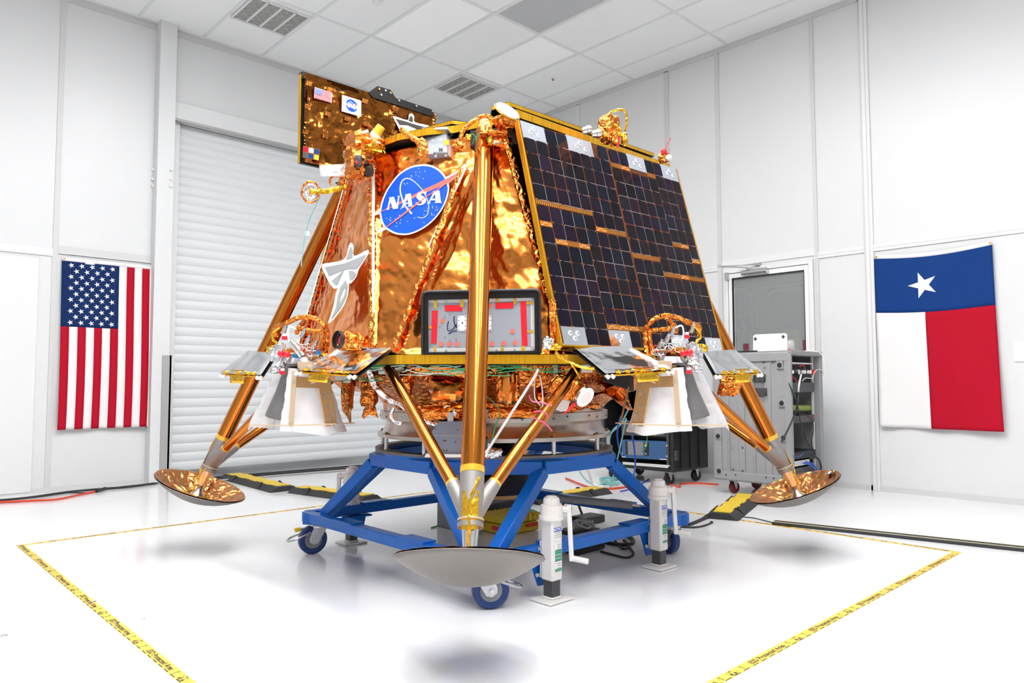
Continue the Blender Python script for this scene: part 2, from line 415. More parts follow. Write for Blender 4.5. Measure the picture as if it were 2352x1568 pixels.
struct(MB().box((DX0, YW - 0.05, DZ), (DX1, YW, 3.96)).build('trim_3', 'wall', bevel=0.004))
struct(MB().box((DX0, YW - 0.055, DZ - 0.022), (DX1, YW - 0.02, DZ + 0.004)).build('trim_4', 'trim_steel'))
struct(MB().box((X0, YW - 0.012, ZC - 0.075), (2.366, YW, ZC)).box((2.531, YW - 0.012, ZC - 0.075), (XW, YW, ZC)).build('trim_5', 'trim_grey'))
struct(MB().box((X0, YW - 0.012, 0), (2.366, YW, 0.045)).build('baseboard_left', 'trim_grey'))
d1 = thing('door_1', (DX0, YW + 0.10, 0), None, None, kind='structure')
prof = []
SH = 0.0945
for k in range(13):
    t = k / 12; prof.append((0.014 * math.sin(PI * t) ** 0.8 if 0 < t < 1 else 0.0, t * SH))
b = MB()
vs = []
for x in (DX0, DX1):
    vs += [(x, YW + 0.10 - d, z) for d, z in prof]
n = len(prof)
b.add(vs, [(k, k + 1, n + k + 1, n + k) for k in range(n - 1)])
s0 = b.build('slat', 'slat', d1, smooth=50)
s0.location = (0, 0, 0.09)
for i in range(1, 39):
    copyob(s0, 'slat', d1, (0, 0, 0.09 + i * SH))
MB().box((DX0, YW + 0.06, 0.0), (DX1, YW + 0.11, 0.095)).build('bottom_bar', 'zinc', d1)
MB().box((DX0, YW + 0.13, 0.0), (DX1, YW + 0.15, DZ)).build('curtain_back', 'slat', d1)
MB().box((DX0, YW + 0.03, 0.0), (DX0 + 0.10, YW + 0.055, DZ)).build('guide_rail', 'wall', d1)

# right wall with the glazed door
GY0, GY1, GZ = 3.11, 4.09, 2.235
wr = struct(MB().box((XW, Y0, 0), (XW + 0.2, GY0, ZC)).box((XW, GY1, 0), (XW + 0.2, YW + 0.3, ZC)).box((XW, GY0, GZ), (XW + 0.2, GY1, ZC)).build('wall_right', 'wall'))
def rw(name, y0, y1, z0, z1, mt, t=0.008, par=None, bevel=0):
    return MB().box((XW - t, y0, z0), (XW + 0.001, y1, z1)).build(name, mt, par or wr, bevel=bevel)
for y0, y1, mt, t in ((6.18, 6.24, 'trim_white', .012), (4.785, 4.848, 'trim_grey', .012), (4.122, 4.171, 'trim_grey', .014), (3.057, 3.092, 'trim_grey', .014)):
    rw('batten', y0, y1, 0.0 if y0 > 4.7 or y0 < 3.1 else 0.0, ZC - 0.05, mt, t)
rw('post', 2.534, 2.602, 0, ZC - .05, 'trim_white', 0.02, bevel=0.004); rw('post_groove', 2.560, 2.570, 0, ZC - .05, 'trim_grey', 0.023); rw('post', 2.602, 2.620, 0, ZC - .05, 'trim_grey', 0.012)
for y in (0.6, -1.3): rw('batten', y, y + 0.06, 0, ZC - .05, 'trim_white', 0.014)
for y0, y1 in ((4.848, YW), (4.171, 4.785), (2.62, 3.057), (0.66, 2.534), (-1.24, 0.6)):
    rw('rail', y0, y1, 2.235, 2.30, 'trim_white', 0.014); rw('rail_lip', y0, y1, 2.262, 2.268, 'trim_grey', 0.016)
rw('rail', GY0 - .02, GY1 + .03, 2.27, 2.34, 'trim_white', 0.012)
struct(MB().box((XW - 0.012, Y0, ZC - 0.06), (XW, YW, ZC)).build('trim_6', 'trim_grey'))
struct(MB().box((XW - 0.012, Y0, 0), (XW, GY0, 0.05)).box((XW - 0.012, GY1, 0), (XW, YW, 0.05)).build('baseboard_right', 'trim_grey'))
d2 = thing('door_2', (XW, 3.6, 0), None, None, kind='structure')
b = MB().box((XW - 0.03, GY0, 0), (XW + 0.1, GY0 + 0.045, GZ)).box((XW - 0.03, GY1 - 0.045, 0), (XW + 0.1, GY1, GZ)).box((XW - 0.03, GY0 + .045, GZ - 0.045), (XW + 0.1, GY1 - .045, GZ))
b.build('door_frame', 'trim_white', d2, bevel=0.003)
LY0, LY1 = GY0 + 0.05, GY1 - 0.05
b = MB().box((XW - 0.02, LY0, 0.01), (XW + 0.03, LY0 + 0.045, GZ - 0.05)).box((XW - 0.02, LY1 - 0.045, 0.01), (XW + 0.03, LY1, GZ - 0.05)).box((XW - 0.02, LY0 + .045, GZ - 0.10), (XW + 0.03, LY1 - .045, GZ - 0.05)).box((XW - 0.02, LY0 + .045, 0.01), (XW + 0.03, LY1 - .045, 0.28))
b.build('door_leaf', 'white', d2, bevel=0.003)
MB().box((XW + 0.0, LY0 + .045, 0.28), (XW + 0.008, LY1 - .045, GZ - 0.10)).build('pane', 'glass', d2)
b = MB()
for a, c in (((LY0 + .04, .28), (LY0 + .047, GZ - .10)), ((LY1 - .047, .28), (LY1 - .04, GZ - .1)), ((LY0 + .04, GZ - .107), (LY1 - .04, GZ - .10))):
    b.box((XW - 0.022, a[0], a[1]), (XW + 0.01, c[0], c[1]))
b.build('gasket', 'dark', d2)
cl = MB().cyl((XW - .06, 3.59, 2.175), (XW - .06, 3.86, 2.175), 0.026).build('door_closer', 'zinc', d2)
MB().cyl((XW - .062, 3.575, 2.175), (XW - .062, 3.60, 2.175), 0.029).build('end_cap', 'steel', cl)
MB().box((XW - .065, 3.78, 2.14), (XW - .045, 3.80, 2.22)).build('spindle', 'steel', cl)
MB().beam((XW - .06, 3.79, 2.222), (XW - .30, 3.99, 2.232), 0.022, 0.008).beam((XW - .30, 3.99, 2.236), (XW - .02, 3.70, 2.248), 0.018, 0.008).cyl((XW - .30, 3.99, 2.222), (XW - .30, 3.99, 2.25), 0.016).build('closer_arm', 'zinc', cl)
MB().box((XW - .06, 3.66, 2.235), (XW - .0, 3.72, 2.262)).build('arm_bracket', 'zinc', cl)
MB().box((XW - .05, GY1 - 0.06, 2.12), (XW - .005, GY1 - 0.02, 2.20)).build('hinge_plate', 'zinc', d2)

# the corridor seen through the glass
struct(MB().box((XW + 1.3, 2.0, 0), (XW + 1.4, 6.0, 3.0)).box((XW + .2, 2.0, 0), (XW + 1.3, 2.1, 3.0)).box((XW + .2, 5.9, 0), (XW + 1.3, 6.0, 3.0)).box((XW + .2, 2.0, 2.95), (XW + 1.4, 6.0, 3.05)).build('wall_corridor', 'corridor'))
wc = bpy.data.objects['wall_corridor']
XC = XW + 1.27
def cpt(px, py): return onax(px, py, 0, XC)
wire('conduit', [cpt(1686, 665), cpt(1706, 664), cpt(1721, 672), cpt(1727, 690), cpt(1727, 740), cpt(1726, 800), cpt(1725, 850)], 0.018, 'conduit', wc)
wire('conduit', [cpt(1845, 650), cpt(1790, 657), cpt(1752, 660), cpt(1741, 672), cpt(1738, 700), cpt(1739, 760), cpt(1738, 850)], 0.018, 'conduit', wc)
wire('conduit', [cpt(1845, 658), cpt(1790, 665), cpt(1772, 671), cpt(1768, 680), cpt(1768, 700)], 0.018, 'conduit', wc)
wire('conduit', [cpt(1697, 750), cpt(1697, 800), cpt(1698, 850)], 0.018, 'conduit', wc)
p = cpt(1697, 742)
MB().box((XC - .06, p.y - .085, p.z - .075), (XC + .02, p.y + .085, p.z + .075)).build('switch_box', 'case_grey', wc, bevel=0.006)
MB().cyl((XC - .063, p.y + .03, p.z + .03), (XC - .058, p.y + .03, p.z + .03), 0.022).build('switch_label', 'maroon', wc)
a, c = cpt(1800, 757), cpt(1836, 840)
MB().box((XC, c.y, c.z), (XC + .03, a.y, a.z)).build('notice_board', 'lime', wc)

# room behind the camera
struct(MB().box((X0 - .2, Y0 - .2, 0), (XW + .2, Y0, ZC)).build('wall_back', 'wall_far'))
struct(MB().box((X0 - .2, Y0, 0), (X0, YW + .2, ZC)).build('wall_near', 'wall_far'))

# ceiling: lay-in tiles on a grid
cg = struct(MB().box((X0 - .2, Y0 - .2, ZC + .03), (XW + .3, YW + .3, ZC + 0.2)).build('ceiling', 'ceiling'))
xs = [6.73 - 0.65 * k for k in range(16)]; ys = [7.82 - 1.27 * k for k in range(9)]
bar = MB()
for x in xs: bar.box((x - .016, Y0, ZC - .010), (x + .016, YW, ZC))
for y in ys: bar.box((X0, y - .016, ZC - .0095), (XW, y + .016, ZC - .0005))
bar.build('grid_bars', 'tbar', cg)
FILL_LAMPS = {(a_, c_) for a_ in (-0.42, 0.88, 2.18) for c_ in (-1.07, 0.20, 1.47, 2.74)} | {(3.48, 1.47), (3.48, 2.74), (2.18, 4.01)}  # added panels, all out of view, placed to balance walls and floor
DIM = {(4.13, 5.28), (5.43, 5.28)}
OFF = {(4.78, 4.01)}
VENT = {(2.83, 6.55), (5.43, 6.55)}
tile = None
def near(s, x, y): return any(abs(x - a) < .02 and abs(y - b_) < .02 for a, b_ in s)
for x in [6.73] + xs[1:]:
    for y in ys[1:]:
        x1 = x + 0.65 if x < 6.7 else XW
        lo = (x + .014, y + .014, ZC - .003); hi = (x1 - .014, y + 1.27 - .014, ZC + .02)
        if near(FILL_LAMPS, x, y) or near(DIM, x, y) or near(OFF, x, y):
            mt = 'lamp_fill' if near(FILL_LAMPS, x, y) else ('lamp_dim' if near(DIM, x, y) else 'tile_off')
            if mt == 'lamp_dim' and mt not in MATS: mat('lamp_dim', (0.85, 0.86, 0.86), 0.4, emit=((1, .99, .97), 0.10))
            lab = {'lamp_fill': 'bright ceiling panel out of view, added to light the room', 'lamp_dim': 'pale frosted ceiling light panel ' + ('beside the dull grey unlit panel' if x < 5 else 'nearest the filter grille above the lander'), 'tile_off': 'dull grey unlit light panel at the top edge of the picture'}[mt]
            t = thing('ceiling_light', (x + .32, y + .63, ZC), lab, 'light', 'ceiling light panels')
            MB().box(lo, hi).build('lens', mt, t)
            MB().box((x + .002, y + .002, ZC - .006), (x + .03, y + 1.268, ZC)).box((x1 - .03, y + .002, ZC - .006), (x1 - .002, y + 1.268, ZC)).box((x + .03, y + .002, ZC - .006), (x1 - .03, y + .03, ZC)).box((x + .03, y + 1.24, ZC - .006), (x1 - .03, y + 1.268, ZC)).build('frame', 'tbar', t)
            continue
        if tile is None or x > 6.7 or near(VENT, x, y):
            o = MB().box(lo, hi).build('ceiling_tile', 'ceiling', cg, smooth=0)
            if x < 6.7 and not near(VENT, x, y): tile = o; tl = (x, y)
        else: copyob(tile, 'ceiling_tile', cg, (x - tl[0], y - tl[1], 0))
for i, (x, y) in enumerate(sorted(VENT)):
    t = thing('ceiling_vent', (x + .32, 6.9, ZC), 'square white filter grille in the ceiling, ' + ('nearer the left wall at the top edge' if i == 0 else 'smaller and above the lander, toward the room corner'), 'vent', 'ceiling filter grilles')
    a = (x + .035, 6.62); e = (x + .62, 7.16); z = ZC - .003
    MB().box((a[0], a[1], z - .004), (e[0], e[1], z)).build('filter', 'filter', t)
    b = MB()
    for k in range(5):
        xx = a[0] + (e[0] - a[0]) * k / 4; b.box((xx - .010, a[1], z - .02), (xx + .010, e[1], z - .002))
    b.box((a[0], a[1] - .012, z - .02), (e[0], a[1] + .012, z - .001)).box((a[0], e[1] - .012, z - .02), (e[0], e[1] + .012, z - .001))
    b.build('bars', 'tbar', t)
    b = MB()
    for k in range(4):
        x0 = a[0] + (e[0] - a[0]) * k / 4 + .012; x1 = a[0] + (e[0] - a[0]) * (k + 1) / 4 - .012
        for j in range(5):
            y0 = a[1] + (e[1] - a[1]) * j / 5; y1 = a[1] + (e[1] - a[1]) * (j + 1) / 5
            b.beam((x0, y0, z - .007), (x1, y1, z - .007), .006, .003).beam((x1, y0, z - .0075), (x0, y1, z - .0075), .006, .003)
    b.build('filter_mesh', 'tile_off', t)
t = thing('sprinkler_head', (6.36, 5.95, ZC), 'tiny round sprinkler head in a ceiling tile near the right wall', 'sprinkler')
MB().cyl((6.36, 5.95, ZC - .008), (6.36, 5.95, ZC - .001), 0.035).build('plate', 'white', t)
MB().cyl((6.36, 5.95, ZC - .025), (6.36, 5.95, ZC - .008), 0.012).build('nozzle', 'bracket', t)
p = onax(867, 2, 2, ZC)
tag(MB().cyl((p.x, p.y, ZC - .03), (p.x, p.y, ZC - .002), 0.05, 0.06).build('smoke_detector', 'white', None, bevel=.004), 'white round detector puck at the top edge of the ceiling', 'detector')

# ------------------------------------------------------------------ flags
def flag_wave(kind):
    def fn(u, v):                              # u across, v down from the hoist; returns sideways, outward shift
        if kind == 'us':
            d = 0.012 * v * math.sin(9 * u + 1.2 * v) + 0.006 * math.sin(23 * u + 2) * v
            return (-0.035 * v * (1 - u) * 0 + 0.012 * math.sin(3 * v) * v, 0.025 + d + 0.02 * v)
        d = 0.016 * math.sin(5 * (u - 0.7 * v) + 0.6) * v + 0.010 * math.sin(14 * (u + .55 * v))* v + 0.010 * math.exp(-((u - .95 + .75 * (v - .45)) ** 2) / .003) * (v > .4)
        return (0.03 * v * v * u + 0.01 * v, 0.028 + d + 0.015 * v)
    return fn
def make_flag(name, label, org, across, outw, W, Hh, kind):
    t = thing(name, org, label, 'flag'); fn = flag_wave(kind); org = V(org); across = V(across); outw = V(outw)
    def P(u, v, lift=0.0):
        s, d = fn(u, v); sag = 0
        if kind == 'tx': sag = 0.035 * math.sin(PI * u) * (1 - v) - 0.02 * u * v * 0
        return org + across * (u * W + s) + outw * (d + lift) + V((0, 0, -v * Hh - sag))
    def patch(nm, u0, u1, v0, v1, mt, lift=0.0, par=None):
        nu = max(2, int((u1 - u0) * 40)); nv = max(2, int((v1 - v0) * 50))
        return MB().grid(lambda a, c: P(u0 + (u1 - u0) * a, v0 + (v1 - v0) * c, lift), nu, nv).build(nm, mt, par or t, smooth=80, solid=0.0012)
    patch('header', 0, 1, 0, 0.022, 'flag_white')
    for u in (0.02, 0.985):
        p = P(u, 0.011, 0.003); MB().cyl(p - outw * .002, p + outw * .002, 0.011, n=14).build('grommet', 'brass', t)
    if kind == 'us':
        cs = patch('canton', 0, 7 / 13, 0.022, 0.405, 'flag_navy')
        for k in range(13):
            patch('stripe', k / 13, (k + 1) / 13, 0.405 if k < 7 else 0.022, 1.0, 'flag_red' if k % 2 == 0 else 'flag_white')
        cw = 7 / 13
        for r_ in range(11):
            for c in range(5 if r_ % 2 == 0 else 4):
                u = cw * (0.16 + 0.18 * c + (0.09 if r_ % 2 else 0)); v = 0.022 + 0.383 * (0.06 + 0.0875 * r_)
                pts = star2d(0, 0, 0.027, PI)
                MB().poly([P(u + x / W, v - y / Hh, 0.002) for x, y in pts]).build('star', 'flag_white', cs, smooth=0)
        patch('care_tag', 0.21, 0.30, 0.012, 0.03, 'white', .003)
    else:
        bl = patch('blue_field', 0, 1, 0.022, 0.34, 'flag_blue')
        patch('white_field', 0, 0.44, 0.34, 1.0, 'flag_white'); patch('red_field', 0.44, 1.0, 0.34, 1.0, 'flag_red')
        MB().poly([P(0.43 + x / W, 0.185 - y / Hh, 0.003) for x, y in star2d(0, 0, 0.125, PI)]).build('star', 'flag_white', bl, smooth=0)
    return t
make_flag('national_flag', 'stars and stripes flag hung vertically on the left wall', (1.578, YW - .004, 2.20), (1, 0, 0), (0, -1, 0), 0.915, 1.625, 'us')
make_flag('state_flag', 'lone star flag in blue, white and red hung on the right wall', (XW - .004, 2.525, 2.195), (0, -1, 0), (-1, 0, 0), 0.945, 1.60, 'tx')
p = onax(2346, 806, 0, XW)
tag(MB().box((XW - .012, p.y - .12, p.z - .085), (XW, p.y + .05, p.z + .08)).build('wall_notice', 'white', None), 'small white notice plate on the right wall at the picture edge', 'notice')

# ------------------------------------------------------------------ tape on the floor
def tape(label, p, q, up):
    p, q, up = V(p), V(q), V(up); d = (q - p).normalized(); L = (q - p).length; wd = 0.043
    t = thing('floor_tape', p, label, 'floor tape', 'yellow floor tape')
    z = V((0, 0, 0.0008))
    MB().add([p + z, q + z, q + up * wd + z, p + up * wd + z, p, q, q + up * wd, p + up * wd], [(0, 1, 2, 3), (4, 5, 1, 0), (5, 6, 2, 1), (6, 7, 3, 2), (7, 4, 0, 3)] if up.cross(d).z < 0 else [(3, 2, 1, 0), (0, 1, 5, 4), (1, 2, 6, 5), (2, 3, 7, 6), (3, 0, 4, 7)]).build('tape_strip', 'tape', t, smooth=0)
    z = V((0, 0, 0.0012)); b = MB(); per = 0.49
    o = p + up * 0.022 + z
    put_text(b, 'ESD Protected Area', 0.031, o + d * 0.15, d, up * 1.0, 0.0009)
    for xx in (0.315, 0.455):                  # little arrows
        c = o + d * xx
        b.poly([c + d * a + up * e for a, e in ((-.002, -.012), (.002, -.012), (.002, .012), (-.002, .012))])
        b.poly([c + d * a + up * e for a, e in ((-.010, .006), (.0, .014), (.010, .006), (.0, .010))])
    c = o + d * 0.385
    ring = [(0.017 * math.cos(a), 0.015 * math.sin(a)) for a in [k * PI / 12 for k in range(0, 25)]]
    ribbon(b, [(x * 1.6, y) for x, y in ring], 0.0007, lambda x, y: c + d * x + up * y)
    b.poly([c + d * a + up * e for a, e in ((-.020, -.012), (-.004, -.012), (-.008, .010))]); b.poly([c + d * a + up * e for a, e in ((.003, -.012), (.021, -.012), (.011, .004))])
    ribbon(b, [(-.004, .011), (.004, .013), (.010, .008)], .0018, lambda x, y: c + d * x + up * y)
    for k in range(8):
        c = o + d * (0.03 + 0.0605 * k) - up * 0.018
        b.poly([c + d * a + up * e for a, e in ((-.020, -.002), (.020, -.002), (.020, .002), (-.020, .002))])
    first = b.build('tape_print', 'ink', t, smooth=0, kind='stuff')
    for i in range(1, int(L / per)):
        copyob(first, 'tape_print', t, d * (per * i))['kind'] = 'stuff'
    return t
ta = tape('yellow printed tape line running down the left foreground floor', (0.90, 5.43, 0), (0.90, 0.6, 0), (1, 0, 0))
tb = tape('yellow printed tape line running down the right foreground floor', (0.943, 1.307, 0), (4.912, 1.307, 0), (0, 1, 0))
tape('thin yellow tape line on the floor behind the left footpad', (4.912, 5.43, 0), (0.943, 5.43, 0), (0, -1, 0))
tape('thin yellow tape line on the floor beneath the right footpad', (4.912, 1.35, 0), (4.912, 5.387, 0), (-1, 0, 0))
def wear(px, py, par, mt, n, rad, seed):
    g = random.Random(seed); c = onax(px, py, 2, 0); b = MB()
    for i in range(n):
        p = c + V((g.uniform(-1, 1) * rad, g.uniform(-1, 1) * rad, 0.0016)); s = rad * g.uniform(.2, .5)
        b.poly([p + V((math.cos(t) * s * g.uniform(.5, 1), math.sin(t) * s * g.uniform(.5, 1), 0)) for t in [k * .9 for k in range(7)]])
    b.build('worn_patch', mt, par, smooth=0)
wear(212, 1383, ta, 'scuff', 12, .014, 3); wear(266, 1430, ta, 'scuff', 10, .012, 4); wear(140, 1337, ta, 'valve_blue', 2, .006, 5); wear(1790, 1487, tb, 'blue_wire', 3, .008, 6)
# ================================================================== blue transport stand
LC = V((2.898, 3.202, 0.0)); SQ = 2 ** -0.5
UR = V((SQ, -SQ, 0)); UF = V((-SQ, -SQ, 0))    # to the right, and toward the camera
ZV = V((0, 0, 1))
def S(u, n, z): return LC + UR * u + UF * n + ZV * z
def LP(x, y, z): return LC + V((x, y, z))
st = thing('transport_stand', LC, 'blue steel wheeled transport stand carrying the gold foil lander', 'stand')
oct_ = [(0.725 * math.cos(R(22.5 + 45 * k)), 0.725 * math.sin(R(22.5 + 45 * k))) for k in range(8)]
for k in range(8):
    a, c = oct_[k], oct_[(k + 1) % 8]
    MB().beam(S(a[0] * .985, a[1] * .985, .578), S(c[0] * .985, c[1] * .985, .578), 0.055, 0.067).build('top_beam', 'blue_paint', st, bevel=.005)
MB().lathe([(.632, .60), (.694, .60), (.694, .622), (.632, .622)], LC, n=72, close=True).build('ring_wall', 'blue_paint', st)
MB().lathe([(.630, .622), (.696, .622), (.696, .636), (.630, .636)], LC, n=72, close=True).build('ring_plate', 'ring_steel', st)
MB().lathe([(.60, .56), (.632, .56), (.632, .60), (.60, .60)], LC, n=64, close=True).build('inner_ring', 'blue_paint', st)
corners = [S(0, 1.12, 0), S(1.12, 0, 0), S(0, -1.12, 0), S(-1.12, 0, 0)]
cdirs = [UF, UR, -UF, -UR]
for k in range(4):
    a, c = corners[k], corners[(k + 1) % 4]; d = (c - a).normalized()
    MB().beam(a + ZV * .216, c + ZV * .216, .06, .058).build('base_beam', 'blue_paint', st, bevel=.005)
    for t_, sg in ((.30, 1), (.70, 1)):
        m_ = a.lerp(c, t_)
        MB().beam(m_ - d * .10 + ZV * .249, m_ + d * .10 + ZV * .249, .085, .010).build('splice_plate', 'blue_paint', st, bevel=.003)
        out = (m_ - LC).normalized()
        n_ = d.cross(ZV); n_ = n_ if n_.dot(m_ - LC) > 0 else -n_
    e = cdirs[k]; t = ZV.cross(e)
    for s_ in (-1, 1):
        top = LC + e * .66 + t * (.27 * s_) + ZV * .56; bot = LC + e * .99 + t * (.055 * s_) + ZV * .235
        MB().beam(top, bot, .062, .062).build('leg', 'blue_paint', st, bevel=.005)
    MB().obox(LC + e * 1.045 + ZV * .206, e * .075, t * .075, ZV * .028).build('corner_block', 'blue_paint', st, bevel=.006)
# casters
def caster(k, rot):
    e = cdirs[k]; c = LC + e * 1.045
    cs = MB().box((c.x - .06, c.y - .05, .166), (c.x + .06, c.y + .05, .178)).cyl(c + ZV * .150, c + ZV * .167, .045).build('caster', 'zinc', st, bevel=.002)
    d = V((math.cos(rot), math.sin(rot), 0)); ax = ZV.cross(d); o = c - d * .035; r_ = .083
    MB().lathe([(.050, -.022), (.074, -.024), (.083, -.016), (.083, .016), (.074, .024), (.050, .022)], o + ZV * r_, ax, 32).build('tyre', 'wheel_blue', cs)
    MB().lathe([(.0, -.018), (.020, -.020), (.024, -.014), (.050, -.020), (.050, .020), (.024, .014), (.020, .020), (.0, .018)], o + ZV * r_, ax, 28).build('hub', 'case_grey', cs)
    for s_ in (-1, 1):
        p0 = o + ax * (.030 * s_)
        MB().prism([p0 + d * a + ZV * z for a, z in ((-.005, .15), (.078, .15), (.024, r_ - .02), (0, r_ - .026), (-.024, r_ - .01), (-.026, r_ + .012))], ax * (.004 * s_)).build('fork', 'zinc', cs, fix=True)
        MB().cyl(p0 + ax * .0 + ZV * r_, p0 + ax * (.012 * s_) + ZV * r_, .012, n=6).build('axle_nut', 'steel', cs)
    pd = o - d * .06 + ZV * .10
    MB().tube(spline([pd - ax * .03 + d * .04 + ZV * .03, pd - ax * .045 - d * .05, pd - d * .085 - ZV * .012, pd + ax * .045 - d * .05, pd + ax * .03 + d * .04 + ZV * .03], 6), .006, 6).build('brake_pedal', 'zinc', cs)
    q = c - d * .055 + ZV * .150
    MB().cyl(q, q - d * .05, .006, n=8).build('lock_rod', 'zinc', cs)
    MB().cyl(q - d * .05, q - d * .085 - ZV * .004, .011, .013, n=12).build('lock_knob', 'case_yellow', cs, bevel=.003)
dirR = math.atan2(UR.y, UR.x)
caster(0, math.atan2(UR.y, UR.x) + .25 + PI); caster(1, math.atan2(-UF.y, -UF.x) + .5 + PI); caster(2, 0.4); caster(3, math.atan2(UR.y, UR.x) + 0.55)
# levelling jacks
def jack(x, y, sy, label):
    o = LP(x, y, 0)
    jk = MB().box((o.x - .036, o.y - .036, .095), (o.x + .036, o.y + .036, .385)).build('levelling_jack', 'jack_white', st, bevel=.008)
    MB().lathe([(.0, .47), (.034, .470), (.038, .462), (.040, .440), (.051, .436), (.053, .405), (.053, .392), (.058, .388), (.058, .372), (.036, .360)], o, n=32).build('gear_head', 'jack_white', jk, smooth=40)
    MB().cyl(o + ZV * .462, o + ZV * .478, .026, n=8).build('top_cap', 'jack_white', jk, bevel=.003)
    MB().box((o.x - .027, o.y - .027, .014), (o.x + .027, o.y + .027, .10)).build('inner_tube', 'panel_dark', jk)
    MB().box((o.x - .078, o.y - .065, 0.001), (o.x + .078, o.y + .065, .013)).box((o.x - .034, o.y - .034, .013), (o.x + .034, o.y + .034, .022)).build('foot_plate', 'jack_white', jk, bevel=.004)
    # crank on the outer right side
    ax = V((SQ, -SQ, 0)) if sy < 0 else V((-SQ, SQ, 0)); tv = ZV.cross(ax)
    hub = o + ax * .05 + ZV * .415
    MB().cyl(hub, hub + ax * .035, .018, n=14).build('crank_hub', 'jack_white', jk)
    a0 = hub + ax * .030 + ZV * .022; a1 = hub + ax * .042 - ZV * .235
    MB().beam(a0, a1, .022, .030, up=ax.cross(ZV)).build('crank_arm', 'jack_white', jk, bevel=.004)
    MB().cyl(a1 + ZV * .012, a1 + ZV * .004 + ax * .075 - tv * .03, .0135, n=16).build('crank_handle', 'jack_white', jk, bevel=.003)
    MB().obox(a0 + ax * .008 - ZV * .028, ax * .006, tv * .010, ZV * .018).build('crank_latch', 'panel_dark', jk)
    # mounting plate and gussets
    by = y - sy * 0.048
    MB().box((o.x - .030, min(o.y - sy * .036, o.y - sy * .05), .10), (o.x + .030, max(o.y - sy * .036, o.y - sy * .05), .27)).build('mount_plate', 'jack_white', jk, bevel=.003)
    for z in (.115, .235):
        for s_ in (-1, 1):
            c = o + V((.040 * s_, -sy * .043, z)); MB().cyl(c, c + V((.014 * s_, 0, 0)), .010, n=6).build('bolt', 'steel', jk)
    yy = o.y - sy * .065
    MB().prism([(o.x - .075, yy, .187), (o.x + .06, yy, .187), (o.x + .03, yy, .055), (o.x - .02, yy, .055)], (0, -sy * .01, 0)).build('gusset', 'blue_paint', st, fix=True)
    MB().box((o.x - .11, min(yy, yy - sy * .06), .178), (o.x + .07, max(yy, yy - sy * .06), .187)).build('gusset', 'blue_paint', st)
    if sy < 0:
        yl = o.y - .0367; f = lambda a, z: V((o.x + a, yl, z))
        MB().poly([f(-.022, .318), f(.030, .318), f(.030, .337), f(-.022, .337)]).build('notice_label', 'nasa_blue', jk, smooth=0)
        b = MB(); put_text(b, 'NOTICE', .017, V((o.x + .004, yl - .0006, .3275)), (1, 0, 0), (0, 0, 1), .0006); b.build('lettering', 'print_white', jk, smooth=0)
        b = MB()
        for i, ww in enumerate((.030, .040, .044)): b.poly([f(.004 - ww / 2, .310 - i * .009), f(.004 + ww / 2, .310 - i * .009), f(.004 + ww / 2, .3125 - i * .009), f(.004 - ww / 2, .3125 - i * .009)])
        b.build('small_print', 'logo_grey', jk, smooth=0, kind='stuff')
        MB().poly([f(-.016, .135), f(.028, .135), f(.028, .268), f(-.016, .268)]).build('data_label', 'print_white', jk, smooth=0)
        f2 = lambda a, z: V((o.x + a, yl - .0005, z))
        b = MB()
        for z0, z1 in ((.137, .15), (.183, .196), (.198, .212), (.214, .236)): b.poly([f2(-.0155, z0), f2(.0275, z0), f2(.0275, z1), f2(-.0155, z1)])
        b.build('green_bands', 'green_label', jk, smooth=0, kind='stuff')
        b = MB()
        for i in range(12):
            z0 = .141 + .0105 * i; a = -.008 + (i % 3) * .004; b.poly([V((o.x + a, yl - .001, z0)), V((o.x + .024, yl - .001, z0)), V((o.x + .024, yl - .001, z0 + .003)), V((o.x + a, yl - .001, z0 + .003))])
        b.build('fine_print', 'case_grey', jk, smooth=0, kind='stuff')
jack(-.425, -.865, -1, ''); jack(.43, -.86, -1, ''); jack(-.46, .83, 1, ''); jack(.40, .84, 1, '')
a, c = at(1268, 1143, 4.3), at(1452, 1160, 4.12)
tb_ = MB().cyl(a, c, .022, n=16).build('tow_bar', 'case_grey', st)
MB().cyl(c, c + (c - a).normalized() * .05, .008, n=10).build('tow_pin', 'steel', tb_)

# ------------------------------------------------------------------ conical adapter between stand and lander
pa = thing('payload_adapter', LP(0, 0, .70), 'brushed aluminium conical adapter ring between the blue stand and the lander', 'adapter')
MB().lathe([(.61, .800), (.669, .800), (.669, .845), (.61, .845)], LC, n=80, close=True).build('top_band', 'alu', pa)
MB().lathe([(.630, .800), (.634, .790), (.640, .760), (.652, .735), (.660, .722), (.640, .722), (.625, .790)], LC, n=80, close=True).build('cone', 'alu', pa, smooth=60)
MB().lathe([(.60, .702), (.684, .702), (.684, .722), (.60, .722)], LC, n=80, close=True).build('flange', 'alu', pa)
for k in range(12):
    a = R(15 + 30 * k); p = LC + V((math.cos(a), math.sin(a), 0)) * .668
    MB().cyl(p + ZV * .636, p + ZV * .702, .011, n=12).build('standoff_post', 'steel', pa)
    MB().cyl(p + ZV * .722, p + ZV * .734, .009, n=6).build('bolt', 'bracket', pa)
for k in range(48):
    a = R(7.5 * k); d = V((math.cos(a), math.sin(a), 0)); p = LC + d * .668 + ZV * (.822 + (.006 if k % 2 else -.004))
    if d.dot(UF) > .1: MB().cyl(p, p + d * .003, .0055, n=8).build('fastener', 'panel_dark' if k % 3 else 'steel', pa)
# ================================================================== the lander
ld = thing('lunar_lander', LP(0, 0, .36), 'gold foil lunar lander with dark solar panel and four dish feet', 'spacecraft')

